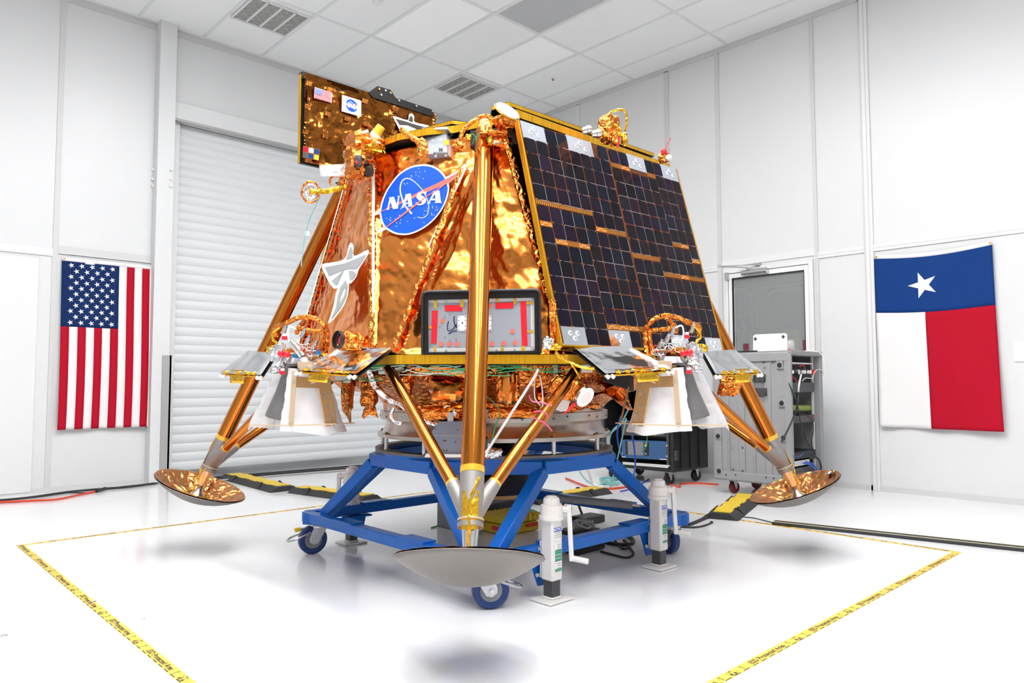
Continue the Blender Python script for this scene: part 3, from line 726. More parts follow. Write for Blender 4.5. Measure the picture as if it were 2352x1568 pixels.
def creased(p, seed, fr):
    s = V((seed * 5.7, seed * 2.3, seed * 9.1)); q = p * fr + s
    q = q + noise.noise_vector(p * fr * .7 + s) * 0.55
    dd = noise.voronoi(q)[0]
    a = dd[1] - dd[0]
    b_ = abs(noise.noise(p * fr * .45 + s))
    q2 = p * fr * 2.3 + s; e = noise.voronoi(q2 + noise.noise_vector(q2 * .5) * .4)[0]
    return 0.34 * min(a, .7) + 1.1 * b_ + 0.05 * min(e[1] - e[0], .7)
def facets(p, seed, fr, k=8):               # sum of tent waves: flat facets meeting in sharp creases, like creased film
    g = random.Random(seed * 101 + 7); wv = noise.noise_vector(p * 2.2 + V((seed, seed * .3, 0))) * .10; h = 0.0
    for i in range(k):
        d = V((g.uniform(-1, 1), g.uniform(-1, 1), g.uniform(-1, 1))).normalized(); f = fr * g.uniform(.45, 1.7); ph = g.random()
        x = (p + wv).dot(d) * f + ph; x -= math.floor(x)
        h += (abs(x - .5) * 2 - .5) * (1.0 / f) * g.uniform(.4, 1.3)
    return h
def foil_sheet(name, cs, mt, amp=.028, fr=5.0, seed=1, res=.010, pin=.05, parent=None, pucker=.004, flat=None, label=None, outward=None, fold=.026):
    A, B, C_, D = [V(c) for c in cs]           # top left, top right, bottom right, bottom left
    nrm = (B - A).cross(D - A) + (C_ - B).cross(C_ - D) * 0
    if nrm.length < 1e-6: nrm = (C_ - B).cross(C_ - D)
    nrm.normalize()
    if outward is not None and nrm.dot(outward) < 0: nrm = -nrm
    wid = max((B - A).length, (C_ - D).length); hei = max((D - A).length, (C_ - B).length)
    nu = max(4, int(wid / res)); nv = max(4, int(hei / res))
    def f(u, v):
        p = A.lerp(B, u).lerp(D.lerp(C_, u), v)
        ed = min(u * wid, (1 - u) * wid, v * hei, (1 - v) * hei)
        k = min(1.0, max(0.0, ed / pin)); k = k * k * (3 - 2 * k)
        am = amp
        if flat: am = amp * flat(p)
        h = max(0.0, creased(p, seed, fr) * .45 + .45 + (facets(p, seed, fr * 1.25) * fold + facets(p, seed + 50, fr * 3.4, 6) * fold * .75) / max(amp, .004))
        side = min(u, 1 - u) * wid
        pk = pucker * math.sin(v * hei * 210 + 3 * math.sin(v * hei * 37 + seed)) * math.exp(-side / .018)
        return p - nrm * (am * k * h) + nrm * pk
    b = MB().grid(f, nu, nv)
    if (B - A).cross(D - A).dot(nrm) > 0: b.f = [q[::-1] for q in b.f]
    return b.build(name, mt, parent or ld, smooth=24, label=label)
def lump(name, c, sz, mt, seed=1, amp=.18, fr=None, parent=None, n=22, m=14):   # something wrapped in crumpled foil
    c = V(c); ax = [V((sz[0], 0, 0)), V((0, sz[1], 0)), V((0, 0, sz[2]))] if not isinstance(sz[0], V) else list(sz)
    b = MB().ball((0, 0, 0), 1.0, n, m); vs = []
    mean = sum(a.length for a in ax) / 3
    for p in b.v:
        mx = max(abs(p.x), abs(p.y), abs(p.z)); q = p.lerp(p / mx, .55)         # between a ball and a box
        s = 1 + amp * (creased(q * 1.0, seed, 1.6) - .5)
        s += amp * .5 * noise.noise(q * 4.2 + V((seed, 0, 0)))
        q = q * s
        vs.append(c + ax[0] * q.x + ax[1] * q.y + ax[2] * q.z)
    b.v = vs
    return b.build(name, mt, parent or ld, smooth=22)

# ---- decks
def deck(name, pts, z0, z1, inset=.004):
    b = MB().prism([LP(x, y, z0) for x, y in pts], (0, 0, z1 - z0)); o = b.build(name, 'carbon', ld, fix=True)
    n = len(pts); e = MB(); cx = sum(p[0] for p in pts) / n; cy = sum(p[1] for p in pts) / n
    k = 1.004
    vs = [LP(cx + (x - cx) * k, cy + (y - cy) * k, z) for z in (z0 + .003, z1 - .003) for x, y in pts]
    e.add(vs, [(i, (i + 1) % n, n + (i + 1) % n, n + i) for i in range(n)])
    e.build('honeycomb_edge', 'gold_edge', o, smooth=0)
    return o
A1, D1 = 1.06, 0.524
deck('lower_deck', [(-A1, -D1), (-D1, -A1), (D1, -A1), (A1, -D1), (A1, D1), (D1, A1), (-D1, A1), (-A1, D1)], 1.083, 1.13)
upper = [(-.585, -.80), (.67, -.80), (.80, -.62), (.80, .62), (.62, .80), (-.60, .80), (-.74, .50), (-.81, .10), (-.80, -.14), (-.74, -.31), (-.66, -.43), (-.585, -.68)]
deck('upper_deck', upper, 2.25, 2.292)
deck('top_plate', [(-.54, -.70), (.63, -.72), (.66, .60), (-.50, .60), (-.56, .1), (-.63, -.10), (-.585, -.32), (-.40, -.40), (-.56, -.60)], 2.345, 2.368)
MB().prism([LP(x * .9, y * .9, 2.292) for x, y in upper[1:5]] + [LP(-.45, .62, 2.292), LP(-.45, -.6, 2.292)], (0, 0, .053)).build('deck_core', 'carbon', ld, fix=True)

# ---- foil covered walls
Zt, Zb = 2.235, 1.13
T1 = LP(-.80, .07, Zt); T2 = LP(-.60, -.66, Zt - .02); BV = LP(-1.045, -.525, Zb)
nN = (T2 - T1).cross(BV - T1).normalized()
if nN.x > 0: nN = -nN
B1 = onpl(858, 800, T1, nN)
foilN = foil_sheet('foil_blanket', [T1, T2, BV, B1], 'foil', .024, 5.5, 1, outward=nN)
T0 = LP(-.745, .44, 2.20); B0 = LP(-1.03, .50, Zb)
nL = (T1 - T0).cross(B0 - T0).normalized()
if nL.x > 0: nL = -nL
foilL = foil_sheet('foil_blanket', [T0, T1, B1, B0], 'foil', .028, 5.0, 2, outward=nL, fold=.032)
TF = LP(-.585, -.70, Zt); TFb = LP(-.60, -.66, Zt - .02); BF = LP(-.525, -1.045, Zb)
nF = (BF - TF).cross(BV - TF).normalized()
if nF.dot(UF) < 0: nF = -nF
foil_sheet('foil_blanket', [TFb, TF, BF, BV], 'foil', .045, 4.2, 3, outward=nF, pin=.04)
TRc = LP(.62, -.72, Zt); BRc = LP(.525, -1.0, Zb)
foil_sheet('foil_blanket', [TF + V((0, .02, 0)), TRc, BRc, BF + V((0, .02, 0))], 'foil', .04, 5, 4, outward=V((0, -1, 0)))
foil_sheet('foil_blanket', [LP(-.58, .72, Zt), T0, B0, LP(-.52, 1.0, Zb)], 'foil', .03, 5, 5, outward=V((-1, 1, 0)))
foil_sheet('foil_blanket', [LP(.62, .74, Zt), LP(-.58, .72, Zt), LP(-.52, 1.0, Zb), LP(.52, 1.0, Zb)], 'foil', .03, 5, 6, res=.03, outward=V((0, 1, 0)))
foil_sheet('foil_blanket', [LP(.74, -.6, Zt), LP(.74, .6, Zt), LP(1.0, .52, Zb), LP(1.0, -.52, Zb)], 'foil', .03, 5, 7, res=.03, outward=V((1, 0, 0)))
foil_sheet('foil_blanket', [TRc, LP(.74, -.6, Zt), LP(1.0, -.52, Zb), BRc], 'foil', .03, 5, 8, res=.03, outward=V((1, -1, 0)))
foil_sheet('foil_blanket', [LP(.74, .6, Zt), LP(.62, .74, Zt), LP(.52, 1.0, Zb), LP(1.0, .52, Zb)], 'foil', .03, 5, 9, res=.03, outward=V((1, 1, 0)))
# white taped seams and gathered hems
def seam(p, q, n, w, mt, name='seam_tape', off=.006, wob=.004, seed=0):
    p, q, n = V(p), V(q), V(n); d = (q - p).normalized(); sd = d.cross(n).normalized(); L = (q - p).length; k = int(L / .03); b = MB()
    def f(u, v):
        pp = p.lerp(q, v) + n * (off + .004 * math.sin(PI * u)) + sd * ((u - .5) * w + wob * noise.noise(V((v * L * 6, seed, 0))))
        return pp
    return b.grid(f, 3, k).build(name, mt, ld, smooth=70)
seam(onpl(859, 372, T1, nN), onpl(858, 720, T1, nN), nN, .020, 'white', seed=1)
seam(onpl(849, 372, T1, nN), onpl(855, 800, T1, nN), nN, .03, 'foil_crumple', 'gathered_hem', seed=2, off=.008)
seam(onpl(1071, 388, T1, nN), onpl(985, 570, T1, nN), nN, .012, 'white', seed=3)
seam(onpl(1062, 390, T1, nN), onpl(905, 800, T1, nN), nN, .03, 'foil_crumple', 'gathered_hem', seed=4, off=.008)
p, q = TF.lerp(BF, .02), TF.lerp(BF, .97)
seam(p, q, (nF + V((0, -1, 0))).normalized(), .035, 'foil_crumple', 'gathered_hem', seed=5, off=.012)
seam(T0.lerp(B0, 0) + V((0, -.016, 0)), T0.lerp(B0, 1) + V((0, -.016, 0)), nL, .008, 'white_cloth', seed=6, off=.012); seam(T0.lerp(B0, 0) + V((0, -.035, 0)), T0.lerp(B0, 1) + V((0, -.035, 0)), nL, .03, 'foil_crumple', 'gathered_hem', seed=7, off=.006)

# ---- printed emblems on the foil
def decal(name, polys, fn, mt, lab=None, parent=None):
    b = MB()
    for pl in polys:
        if isinstance(pl, tuple): b.poly([fn(*p) for p in pl[0]], [[fn(*p) for p in h] for h in pl[1]])
        else: b.poly([fn(*p) for p in pl])
    return b.build(name, mt, parent or ld, smooth=0, label=lab, fix=False)
def smooth2d(pts, n=5):
    q = spline([V((x, y, 0)) for x, y in pts + [pts[0]]], n); return [(p.x, p.y) for p in q[:-1]]
def dplane(ox, oy, sc, P0, n, lift):
    return lambda x, y: onpl(ox + x / sc, oy + y / sc, P0 + n * lift, n)
NF = lambda l: dplane(860, 370, 8.709, T1, nN, l)
egg = [(965, 62), (1100, 72), (1230, 120), (1340, 200), (1430, 318), (1480, 440), (1495, 560), (1460, 730), (1380, 920), (1260, 1100), (1100, 1260), (900, 1390), (700, 1465), (550, 1475), (400, 1450), (235, 1358), (160, 1270), (115, 1130), (105, 985), (150, 790), (230, 600), (340, 430), (470, 270), (620, 160), (780, 90)]
egg = smooth2d(egg)
ecx, ecy = 800, 770
white_arms = [[(1400, 300), (1430, 318), (1600, 235), (1700, 165), (1790, 65), (1820, 60), (1830, 80), (1820, 110), (1700, 270), (1480, 440), (1400, 480)], [(130, 985), (105, 985), (15, 1035), (0, 1060), (5, 1085), (110, 1050), (140, 1050)], [(235, 1358), (110, 1430), (62, 1442), (48, 1420), (55, 1395), (180, 1310), (260, 1300)]]
em = decal('emblem_backing', [egg] + white_arms, NF(.0048), 'print_white', 'white outlined round blue emblem')
decal('emblem_disc', [[(ecx + (x - ecx) * .955, ecy + (y - ecy) * .955) for x, y in egg]], NF(.0055), 'nasa_blue', None, em)
wing = [(20, 1050), (300, 925), (600, 765), (750, 690), (960, 575), (1200, 470), (1440, 350), (1640, 245), (1785, 110), (1700, 250), (1540, 380), (1440, 450), (1250, 535), (1000, 640), (760, 745), (480, 870), (300, 945), (140, 1010), (20, 1058)]
wing2 = [(90, 1408), (240, 1310), (430, 1160), (650, 990), (860, 825), (1050, 690), (1250, 570), (1400, 450), (1440, 450), (1260, 585), (1050, 710), (870, 850), (670, 1015), (450, 1180), (250, 1320)]
decal('emblem_wing', [wing], NF(.0065), 'nasa_red', None, em); 
orb = [(745, 1050), (690, 985), (600, 870), (545, 720), (515, 580), (530, 450), (580, 370), (650, 345), (740, 370), (850, 455), (960, 580), (1040, 720), (1080, 860), (1085, 960), (1060, 1060), (1000, 1120), (930, 1132), (860, 1115)]
b = MB(); o2 = [(p.x, p.y) for p in spline([V((x, y, 0)) for x, y in orb], 5)]
wd = [max(3.0, 17 - .25 * i) if i < 40 else 7.0 - .06 * (i - 40) for i in range(len(o2))]
ribbon(b, o2, wd, NF(.0072)).build('emblem_orbit', 'print_white', em, smooth=0)
A_1 = ([(612, 665), (728, 645), (755, 885), (778, 897), (655, 915), (685, 893), (680, 850), (600, 868), (575, 915), (602, 925), (522, 938), (550, 918), (622, 690)], [[(612, 838), (678, 828), (668, 745)]])
A_2 = ([(1170, 598), (1300, 585), (1330, 815), (1352, 835), (1203, 837), (1225, 815), (1222, 780), (1128, 785), (1105, 825), (1125, 845), (1050, 852), (1080, 828), (1185, 612)], [[(1150, 750), (1222, 747), (1212, 655)]])
N_ = [(288, 738), (300, 726), (388, 712), (447, 868), (478, 712), (452, 708), (512, 688), (498, 712), (468, 945), (372, 958), (322, 808), (285, 945), (303, 966), (232, 972), (255, 945), (305, 742)]
S_ = [(1048, 600), (1030, 668), (1010, 660), (985, 635), (950, 635), (925, 655), (935, 682), (1000, 715), (1038, 760), (1030, 815), (985, 860), (920, 882), (870, 878), (838, 870), (820, 900), (833, 820), (850, 830), (880, 852), (920, 850), (950, 835), (945, 810), (880, 770), (845, 735), (842, 690), (875, 640), (930, 612), (985, 605), (1020, 615)]
for gl in (N_, A_1, S_, A_2): decal('emblem_letter', [gl], NF(.008), 'print_white', None, em)
decal('emblem_wing', [wing2], NF(.0088), 'nasa_red', None, em)
st_ = [(885, 148, 7), (828, 220, 7), (905, 222, 7), (1008, 200, 12), (836, 275, 7), (888, 300, 7), (977, 348, 8), (735, 290, 7), (758, 303, 6), (730, 330, 7), (600, 445, 7), (658, 442, 11), (616, 468, 7), (1160, 898, 7), (1163, 930, 8), (1243, 920, 11), (1258, 967, 9), (1217, 982, 6), (1062, 943, 7), (1005, 990, 7), (1053, 994, 8), (1143, 1045, 7), (1150, 1075, 12), (1190, 1074, 6), (992, 1072, 7), (800, 1137, 8), (503, 1083, 8), (322, 1132, 8), (248, 1144, 7), (302, 1168, 7), (323, 1187, 9), (420, 1155, 7), (523, 1172, 8), (664, 1204, 7), (445, 1229, 8), (514, 1235, 8), (440, 1302, 12), (992, 1225, 7), (530, 953, 7)]
b = MB(); fN = NF(.0075)
for x, y, r_ in st_:
    pts = [(x + r_ * 1.15 * (1 if k % 2 == 0 else (.35 if r_ > 10 else .9)) * math.cos(PI * k / 4), y + r_ * 1.15 * (1 if k % 2 == 0 else (.35 if r_ > 10 else .9)) * math.sin(PI * k / 4)) for k in range(8)]
    b.poly([fN(*p) for p in pts])
b.build('emblem_stars', 'print_white', em, smooth=0, kind='stuff')
# winged insect logo on the left facet (traced at 3.733 px per px from 640,380)
FL_ = lambda l: dplane(640, 380, 3.733, T1, nL, l)
body_ = [(370, 850), (400, 838), (560, 805), (600, 690), (622, 662), (642, 690), (648, 775), (755, 725), (772, 735), (765, 765), (690, 885), (668, 950), (620, 1010), (604, 1008), (598, 1090), (560, 1200), (470, 1320), (425, 1352), (440, 1300), (470, 1200), (490, 1100), (505, 1050), (480, 1055), (440, 1015), (380, 900)]
lb = decal('logo_backing', [smooth2d(body_, 3)], FL_(.004), 'print_white', 'grey winged insect logo with white outline')
for pl in ([(575, 805), (605, 720), (622, 690), (635, 730), (632, 790)], [(395, 872), (560, 840), (660, 800), (752, 758), (690, 860), (665, 885), (600, 885), (560, 895), (430, 945)], [(455, 990), (560, 895), (498, 1025), (480, 1020)], [(600, 900), (640, 905), (668, 930), (625, 985), (608, 975)]):
    decal('logo_wing', [pl], FL_(.006), 'logo_grey', None, lb)
decal('logo_tail', [([(575, 980), (592, 1030), (580, 1120), (530, 1220), (445, 1325), (490, 1220), (505, 1120), (530, 1040)], [[(575, 1060), (560, 1120), (520, 1180), (530, 1120), (560, 1050)]])], FL_(.006), 'logo_grey', None, lb)
# ---- landing legs
DIRS = {'front': UF, 'right': UR, 'back': -UF, 'left': -UR}
def legpt(d, z): return LC + d * (.914 + .467 * (2.2 - z)) + ZV * z
for nm, d in DIRS.items():
    t = ZV.cross(d)
    lg = MB().cyl(legpt(d, 2.205), legpt(d, .672), .045, n=40).build('landing_leg', 'tube_gold', ld, smooth=50)
    axd = (legpt(d, .672) - legpt(d, 2.205)).normalized()
    MB().cyl(legpt(d, 2.26), legpt(d, 2.20), .030, .0452, n=28).build('leg_socket', 'foil_crumple', lg)
    MB().cyl(legpt(d, .69), legpt(d, .668), .0462, n=40).build('tape_band', 'kapton_tape', lg)
    MB().lathe([(.0448, 0), (.0448, .10), (.0425, .155), (.0425, .185), (.0465, .187), (.0465, .205), (.032, .207)], legpt(d, .672), axd, 40).build('leg_fitting', 'titanium', lg, smooth=40)
    MB().lathe([(.0475, 0), (.0485, .004), (.0475, .008)], legpt(d, .515), axd, 36).build('collar_ring', 'bracket_pale', lg)
    MB().cyl(legpt(d, .49), legpt(d, .40), .0315, .0235, n=32).build('piston', 'steel', lg)
    MB().cyl(legpt(d, .405), legpt(d, .375), .017, .015, n=16).build('ankle', 'titanium', lg)
    for s_ in (-1, 1):
        E_ = LC + d * 1.011 + t * (.445 * s_) + ZV * 1.085; N0 = legpt(d, .525)
        p0 = N0.lerp(E_, .17); dr = (E_ - N0).normalized()
        MB().cyl(p0 - dr * .012, E_, .0255, n=28).build('strut', 'tube_gold', lg, smooth=50)
        MB().cyl(p0 - dr * .012, p0 + dr * .012, .0262, n=28).build('tape_band', 'kapton_tape', lg)
        MB().cyl(N0 + dr * .0, p0, .040, .0275, n=28).build('strut_socket', 'titanium', lg)
    # kapton wrapped harness on the fitting
    up = (d * .85 + ZV * .4); k0 = d * .047
    pts = [legpt(d, .66) + d * .04 + t * .028, legpt(d, .62) + d * .047 + t * .012, legpt(d, .56) + d * .047 - t * .004, legpt(d, .50) + d * .05, legpt(d, .46) + d * .036 - t * .004, legpt(d, .415) + d * .028]
    MB().tube(spline(pts, 6), .006, 7).jitter(.003, 60).build('harness', 'kapton', lg)
    MB().grid(lambda u, v: legpt(d, .615 - .125 * v) + (d * math.cos((u - .5) * 1.3) + t * math.sin((u - .5) * 1.3)) * (.049) + d * (.004 * noise.noise(V((u * 5, v * 9, 0)))), 6, 10).build('harness_tape', 'kapton', lg)
    for s_ in (() if nm == 'front' else (-1, 1)):
        MB().tube(spline([legpt(d, .50) + t * (.05 * s_), legpt(d, .44) + t * (.07 * s_) + d * .02, legpt(d, .385) + t * (.075 * s_), legpt(d, .36) + t * (.06 * s_)], 5), .004, 6).jitter(.003, 80).build('harness', 'kapton', lg)
    # dish shaped foot
    th = R(20); n = ZV * math.cos(th) - d * math.sin(th); c = LC + d * 1.76 + ZV * .39
    prof = []
    for k in range(15):
        q = k / 14; prof.append((.264 * q, -.092 * (1 - q ** 2.0)))
    ft = MB().lathe(prof, c, n, 72).build('footpad', 'pad_grey', lg, smooth=50, solid=.004)
    def inner(r_, h, a):
        s = abs(math.sin(a * 4)) ; w_ = noise.noise(V((math.cos(a) * r_ * 26, math.sin(a) * r_ * 26, h * 9))); w2 = noise.noise(V((math.cos(a) * 9 + r_ * 14, math.sin(a) * 9, 3.1)))
        return r_, h + (.010 * min(1, s * 3) + .006 * w_ + .006 * w2) * min(1, r_ / .08) * (1 if r_ < .255 else .2)
    MB().lathe([(r_ * .992, h + .006) for r_, h in prof], c, n, 120, fn=inner).build('foot_liner', 'foil_pad', ft, smooth=22)
    MB().lathe([(.264, -.002), (.266, 0), (.264, .002), (.262, 0)], c, n, 72, close=True).build('foot_rim', 'pad_grey', ft)
    MB().lathe([(.0, -.055), (.058, -.055), (.060, -.058), (.060, -.078), (.0, -.078)], c, n, 36).build('foot_hub', 'foil_smooth', ft)
    MB().lathe([(.0, -.01), (.016, -.012), (.024, -.03), (.044, -.048), (.048, -.056)], c, n, 32).build('ball_joint', 'steel', ft, smooth=50)
    ring_ = []
    a_ = n.orthogonal().normalized(); b_ = n.cross(a_)
    ring_ = [c + (a_ * math.cos(q) + b_ * math.sin(q)) * .062 - n * .05 for q in [2 * PI * k / 20 for k in range(20)]]
    MB().tube(ring_, .006, 6, closed=True).jitter(.004, 70).build('harness', 'kapton', ft)
    if nm == 'right':
        for a2, dd in ((V((1868.5, 1089, 0)), 0), (V((1907, 1086.5, 0)), 0)):
            # markers stuck to the liner
            e1 = d * math.cos(th) + ZV * math.sin(th); hit = onpl(a2.x, a2.y, c - n * .02, n)
            for _k in range(4): rr = (hit - c - n * (hit - c).dot(n)).length; hit = onpl(a2.x, a2.y, c + n * (-.092 * (1 - (rr / .264) ** 2) + .030), n)
            rel = hit - c
            nn = (n * 1.0 - rel.normalized() * .35).normalized(); hit = hit + nn * .004
            MB().cyl(hit, hit + nn * .002, .024, n=24).build('marker_dot', 'panel_dark', ft); MB().cyl(hit + nn * .002, hit + nn * .003, .0125, n=20).build('marker_dot', 'print_white', ft)

# ---- solar panel on the right face
yT, yB = LC.y - .805, LC.y - 1.075
P00, P10 = onax(1190, 276, 1, yT), onax(1553, 388, 1, yT); P01, P11 = onax(1290, 791, 1, yB), onax(1664, 812, 1, yB)
wA = ((P10 - P00).length + (P11 - P01).length) / 2
pn = (P10 - P00).cross(P01 - P00).normalized()
if pn.y > 0: pn = -pn
def PP(a, b_, lift=0.0): return P00.lerp(P10, a).lerp(P01.lerp(P11, a), b_) + pn * lift
sp = MB().grid(lambda u, v: PP(u, v), 2, 2)
sp = MB().prism([PP(0, 0), PP(1, 0), PP(1, 1), PP(0, 1)], -pn * .022).build('solar_panel', 'substrate', ld, fix=True, label='black solar panel of square cells with silver mirror tiles')
ed = MB()
for a, c in ((PP(0, 0), PP(0, 1)), (PP(0, 1), PP(1, 1)), (PP(1, 1), PP(1, 0))):
    ed.beam(a - pn * .011, c - pn * .011, .026, .010, up=pn.cross(c - a))
ed.build('honeycomb_edge', 'gold_edge', sp)
MB().prism([PP(0.02, .02, -.024), PP(.98, .02, -.024), PP(.98, .98, -.024), PP(.02, .98, -.024)], -pn * .004).build('panel_back', 'carbon', sp, fix=True)
H_ = ((P01 - P00).length + (P11 - P10).length) / 2
au = ((P10 - P00).normalized() + (P11 - P01).normalized()).normalized(); av = -(pn.cross(au)).normalized()
if av.z > 0: av = -av
NC, NR, GAP = 16, 13, .36
cellw = (wA - .022 - .014) / NC; rowh = (H_ - .010) / (NR + 2 * GAP)
gaps = {0: (5, 6), 1: (5, 7), 2: (5, 7), 3: (5, 7), 4: (5, 12), 5: (6, 12), 6: (6, 12), 7: (6, 12), 8: (1, 7), 9: (1, 7), 10: (1, 7), 11: (1, 8), 12: (1, 8), 13: (6, 8), 14: (6, 8), 15: (7, 8)}
RADT = {0, 1, 4, 5, 6, 10, 11, 14, 15}; RADB = {0, 1, 4, 5, 10, 11, 14, 15}
hw, hh = cellw * .475, rowh * .478; cr = .011
octp = [(-hw + cr, -hh), (hw - cr, -hh), (hw, -hh + cr), (hw, hh - cr), (hw - cr, hh), (-hw + cr, hh), (-hw, hh - cr), (-hw, -hh + cr)]
cell0 = None
org = parent_org(sp); wires = MB(); reds = MB(); strips = MB(); dash = MB(); tabs = MB()
def cell_pos(i, j):
    a = (.011 + (i + .5) * cellw + (.014 if i >= 8 else 0)) / wA
    g = sum(1 for q in gaps[i] if j >= q)
    b_ = (.005 + (j + .5 + g * GAP) * rowh) / H_
    return a, b_
for i in range(NC):
    for j in range(NR):
        if (j == 0 and i in RADT) or (j == NR - 1 and i in RADB): continue
        a, b_ = cell_pos(i, j); c = PP(a, b_, .0015)
        if cell0 is None:
            m_ = MB().prism([au * x + av * y for x, y in octp], pn * .0022).mesh('solar_cell', (0, 0, 0), 0); m_.materials.append(MATS['cell']); cell0 = m_
        o = bpy.data.objects.new('solar_cell', cell0); col.objects.link(o); o.parent = sp; o.location = c - org
        q = PP(a, b_, .003)
        g = random.Random(i * 31 + j * 17)
        # bright interconnects along the lower edge, red tape or silver strip along the side
        pz = [(-hw * .95, hh + .0015), (-hw * .5, hh + .0015 * g.choice((1, -1))), (0, hh + .001), (hw * .5, hh + .002), (hw * .95, hh + .0015)]
        if g.random() < .22: pz = [(-hw * .9, hh - .004)] + [(-hw * .9 + hw * 1.8 * k / 8, hh + (.002 if k % 2 else -.010)) for k in range(1, 8)] + [(hw * .9, hh - .003)]
        ribbon(wires if g.random() < .75 else reds, pz, .0009, lambda x, y: q + au * x + av * y)
        ribbon(reds if g.random() < .6 else wires, [(hw + .0018, -hh * .85), (hw + .0018, hh * .85)], .0009, lambda x, y: q + au * x + av * y)
        for k in range(2):
            e = q + au * (hw * .62 + .008 * k) + av * (hh - .008 + .003 * k); tabs.poly([e + au * x + av * y for x, y in ((-.0016, -.0016), (.0016, -.0016), (.0016, .0016), (-.0016, .0016))])
        if sum(1 for qq in gaps[i] if j + 1 == qq) and j < NR - 1:
            e = PP(a, b_, .0022) + av * (hh + GAP * rowh * .5)
            strips.poly([e + au * x + av * y for x, y in ((-cellw / 2, -.012), (cellw / 2, -.012), (cellw / 2, .012), (-cellw / 2, .012))])
            e = e + pn * .0012
            if g.random() < .7:
                for k in range(6):
                    x0 = -cellw / 2 + cellw * (k + .2) / 6; dash.poly([e + au * x + av * y for x, y in ((x0, -.011), (x0 + .006, -.011), (x0 + .009, 0), (x0 + .004, 0))]); dash.poly([e + au * x + av * y for x, y in ((x0 + .005, .001), (x0 + .010, .001), (x0 + .006, .011), (x0, .011))])
            else:
                ribbon(wires, [(-hw, .008), (-hw * .6, .008), (-hw * .4, -.004), (hw * .2, -.004), (hw * .3, .004), (hw, .004)], .0013, lambda x, y: e + au * x + av * y)
wires.build('cell_interconnects', 'cell_wire', sp, smooth=0, kind='stuff'); reds.build('cell_interconnects', 'cell_red', sp, smooth=0, kind='stuff')
tabs.build('cell_tabs', 'cell_wire', sp, smooth=0, kind='stuff'); strips.build('wiring_strips', 'strip', sp, smooth=0, kind='stuff'); dash.build('strip_print', 'ink', sp, smooth=0, kind='stuff')
def mirror_tile(i0, i1, j, mt, wide=0.0, flip=False):
    a0, b0 = cell_pos(i0, j); a1, _ = cell_pos(i1, j)
    b0 = .5 * rowh / H_ + .004 if j == 0 else 1 - .5 * rowh / H_ - .003
    c = PP((a0 + a1) / 2 + wide / 2 / wA, b0, .001); hx = ((a1 - a0) * wA + cellw) / 2 - .001 + wide / 2; hy = rowh / 2 + (.004 if j == 0 else .002)
    o = MB().obox(c, au * hx, av * hy, pn * .002).build('mirror_tile', mt, sp)
    for x, y in ((-.35, 0.10), (-.0, -.28), (.38, .22)) if not flip else ((-.35, -.25), (.32, -.25), (0, .22)):
        e = c + au * (x * hx * .9) + av * (y * hy * 1.2) + pn * .002
        MB().cyl(e, e + pn * .003, .0115, n=18).build('mirror_stud', 'print_white', o); MB().cyl(e + pn * .003, e + pn * .006, .006, n=10).build('mirror_screw', 'zinc', o)
mirror_tile(0, 1, 0, 'radiator'); mirror_tile(4, 5, 0, 'radiator', .035); mirror_tile(10, 11, 0, 'radiator'); mirror_tile(14, 15, 0, 'radiator')
mirror_tile(0, 1, NR - 1, 'mirror_tile', 0, True); mirror_tile(4, 5, NR - 1, 'mirror_tile', 0, True); mirror_tile(10, 11, NR - 1, 'mirror_tile', 0, True); mirror_tile(14, 15, NR - 1, 'mirror_tile', 0, True)
# the matching panel on the far left face, seen edge on
def LPm(x, y, z): return LP(x, y, z)
op = MB().prism([LP(-.60, .83, 2.16), LP(.66, .83, 2.24), LP(.66, 1.08, 1.17), LP(-.66, 1.08, 1.17)], (0, .022, 0)).build('solar_panel', 'carbon', ld, fix=True, label='back of the far solar panel, seen edge on')
MB().beam(LP(-.606, .84, 2.16), LP(-.666, 1.09, 1.17), .026, .012, up=(1, 0, 0)).build('honeycomb_edge', 'gold_edge', op)

# ---- framed payload window behind the front leg (pixels traced at 4.612 from 900,640)
WP = S(0, 1.135, 0)
def wf(l): return lambda x, y: onpl(900 + x / 4.612, 640 + y / 4.612, WP + UF * l, UF)
fo = [(322, 205), (330, 165), (350, 145), (380, 135), (1500, 115), (1540, 120), (1560, 140), (1566, 170), (1578, 790), (322, 800)]
fi = [(385, 225), (1508, 200), (1516, 765), (388, 780)]
pw = MB(); f0, f1 = wf(0), wf(-.16)
loopo = [f0(*p) for p in fo]; back = [p - UF * .16 for p in loopo]; k = len(fo)
pw.add(loopo + back, [(i, (i + 1) % k, k + (i + 1) % k, k + i) for i in range(k)])
fr = [wf(-.02)(*p) for p in fi]
pw.poly(loopo, [[wf(0)(*p) for p in fi]])
pw.add([wf(0)(*p) for p in fi] + fr, [(i, (i + 1) % 4, 4 + (i + 1) % 4, 4 + i) for i in range(4)])
pw = pw.build('payload_window', 'carbon', ld, fix=True, label='framed instrument window with red tape strips behind the front leg')
MB().tube([wf(.004)(*p) for p in [fo[-1]] + fo[:-1]], .006, 6).build('window_lip', 'black', pw)
pl_ = MB().prism([wf(-.02)(*p) for p in fi], -UF * .01).build('window_plate', 'radiator', pw, fix=True)
b = MB()
for q in ([(385, 222), (1508, 198), (1508, 232), (388, 258)], [(390, 735), (1515, 725), (1516, 762), (388, 778)], [(1468, 205), (1508, 200), (1516, 762), (1475, 762)]): b.poly([wf(-.019)(*p) for p in q])
b.build('window_bezel', 'shelf_alu', pw, smooth=0, kind='stuff')
for q in ([(425, 335), (488, 335), (475, 685), (415, 685)], [(562, 280), (748, 278), (745, 342), (562, 345)], [(1098, 255), (1288, 250), (1288, 312), (1098, 318)], [(1362, 238), (1422, 236), (1440, 708), (1378, 712)]):
    decal('red_tape', [q], wf(-.017), 'red_cap', None, pw)
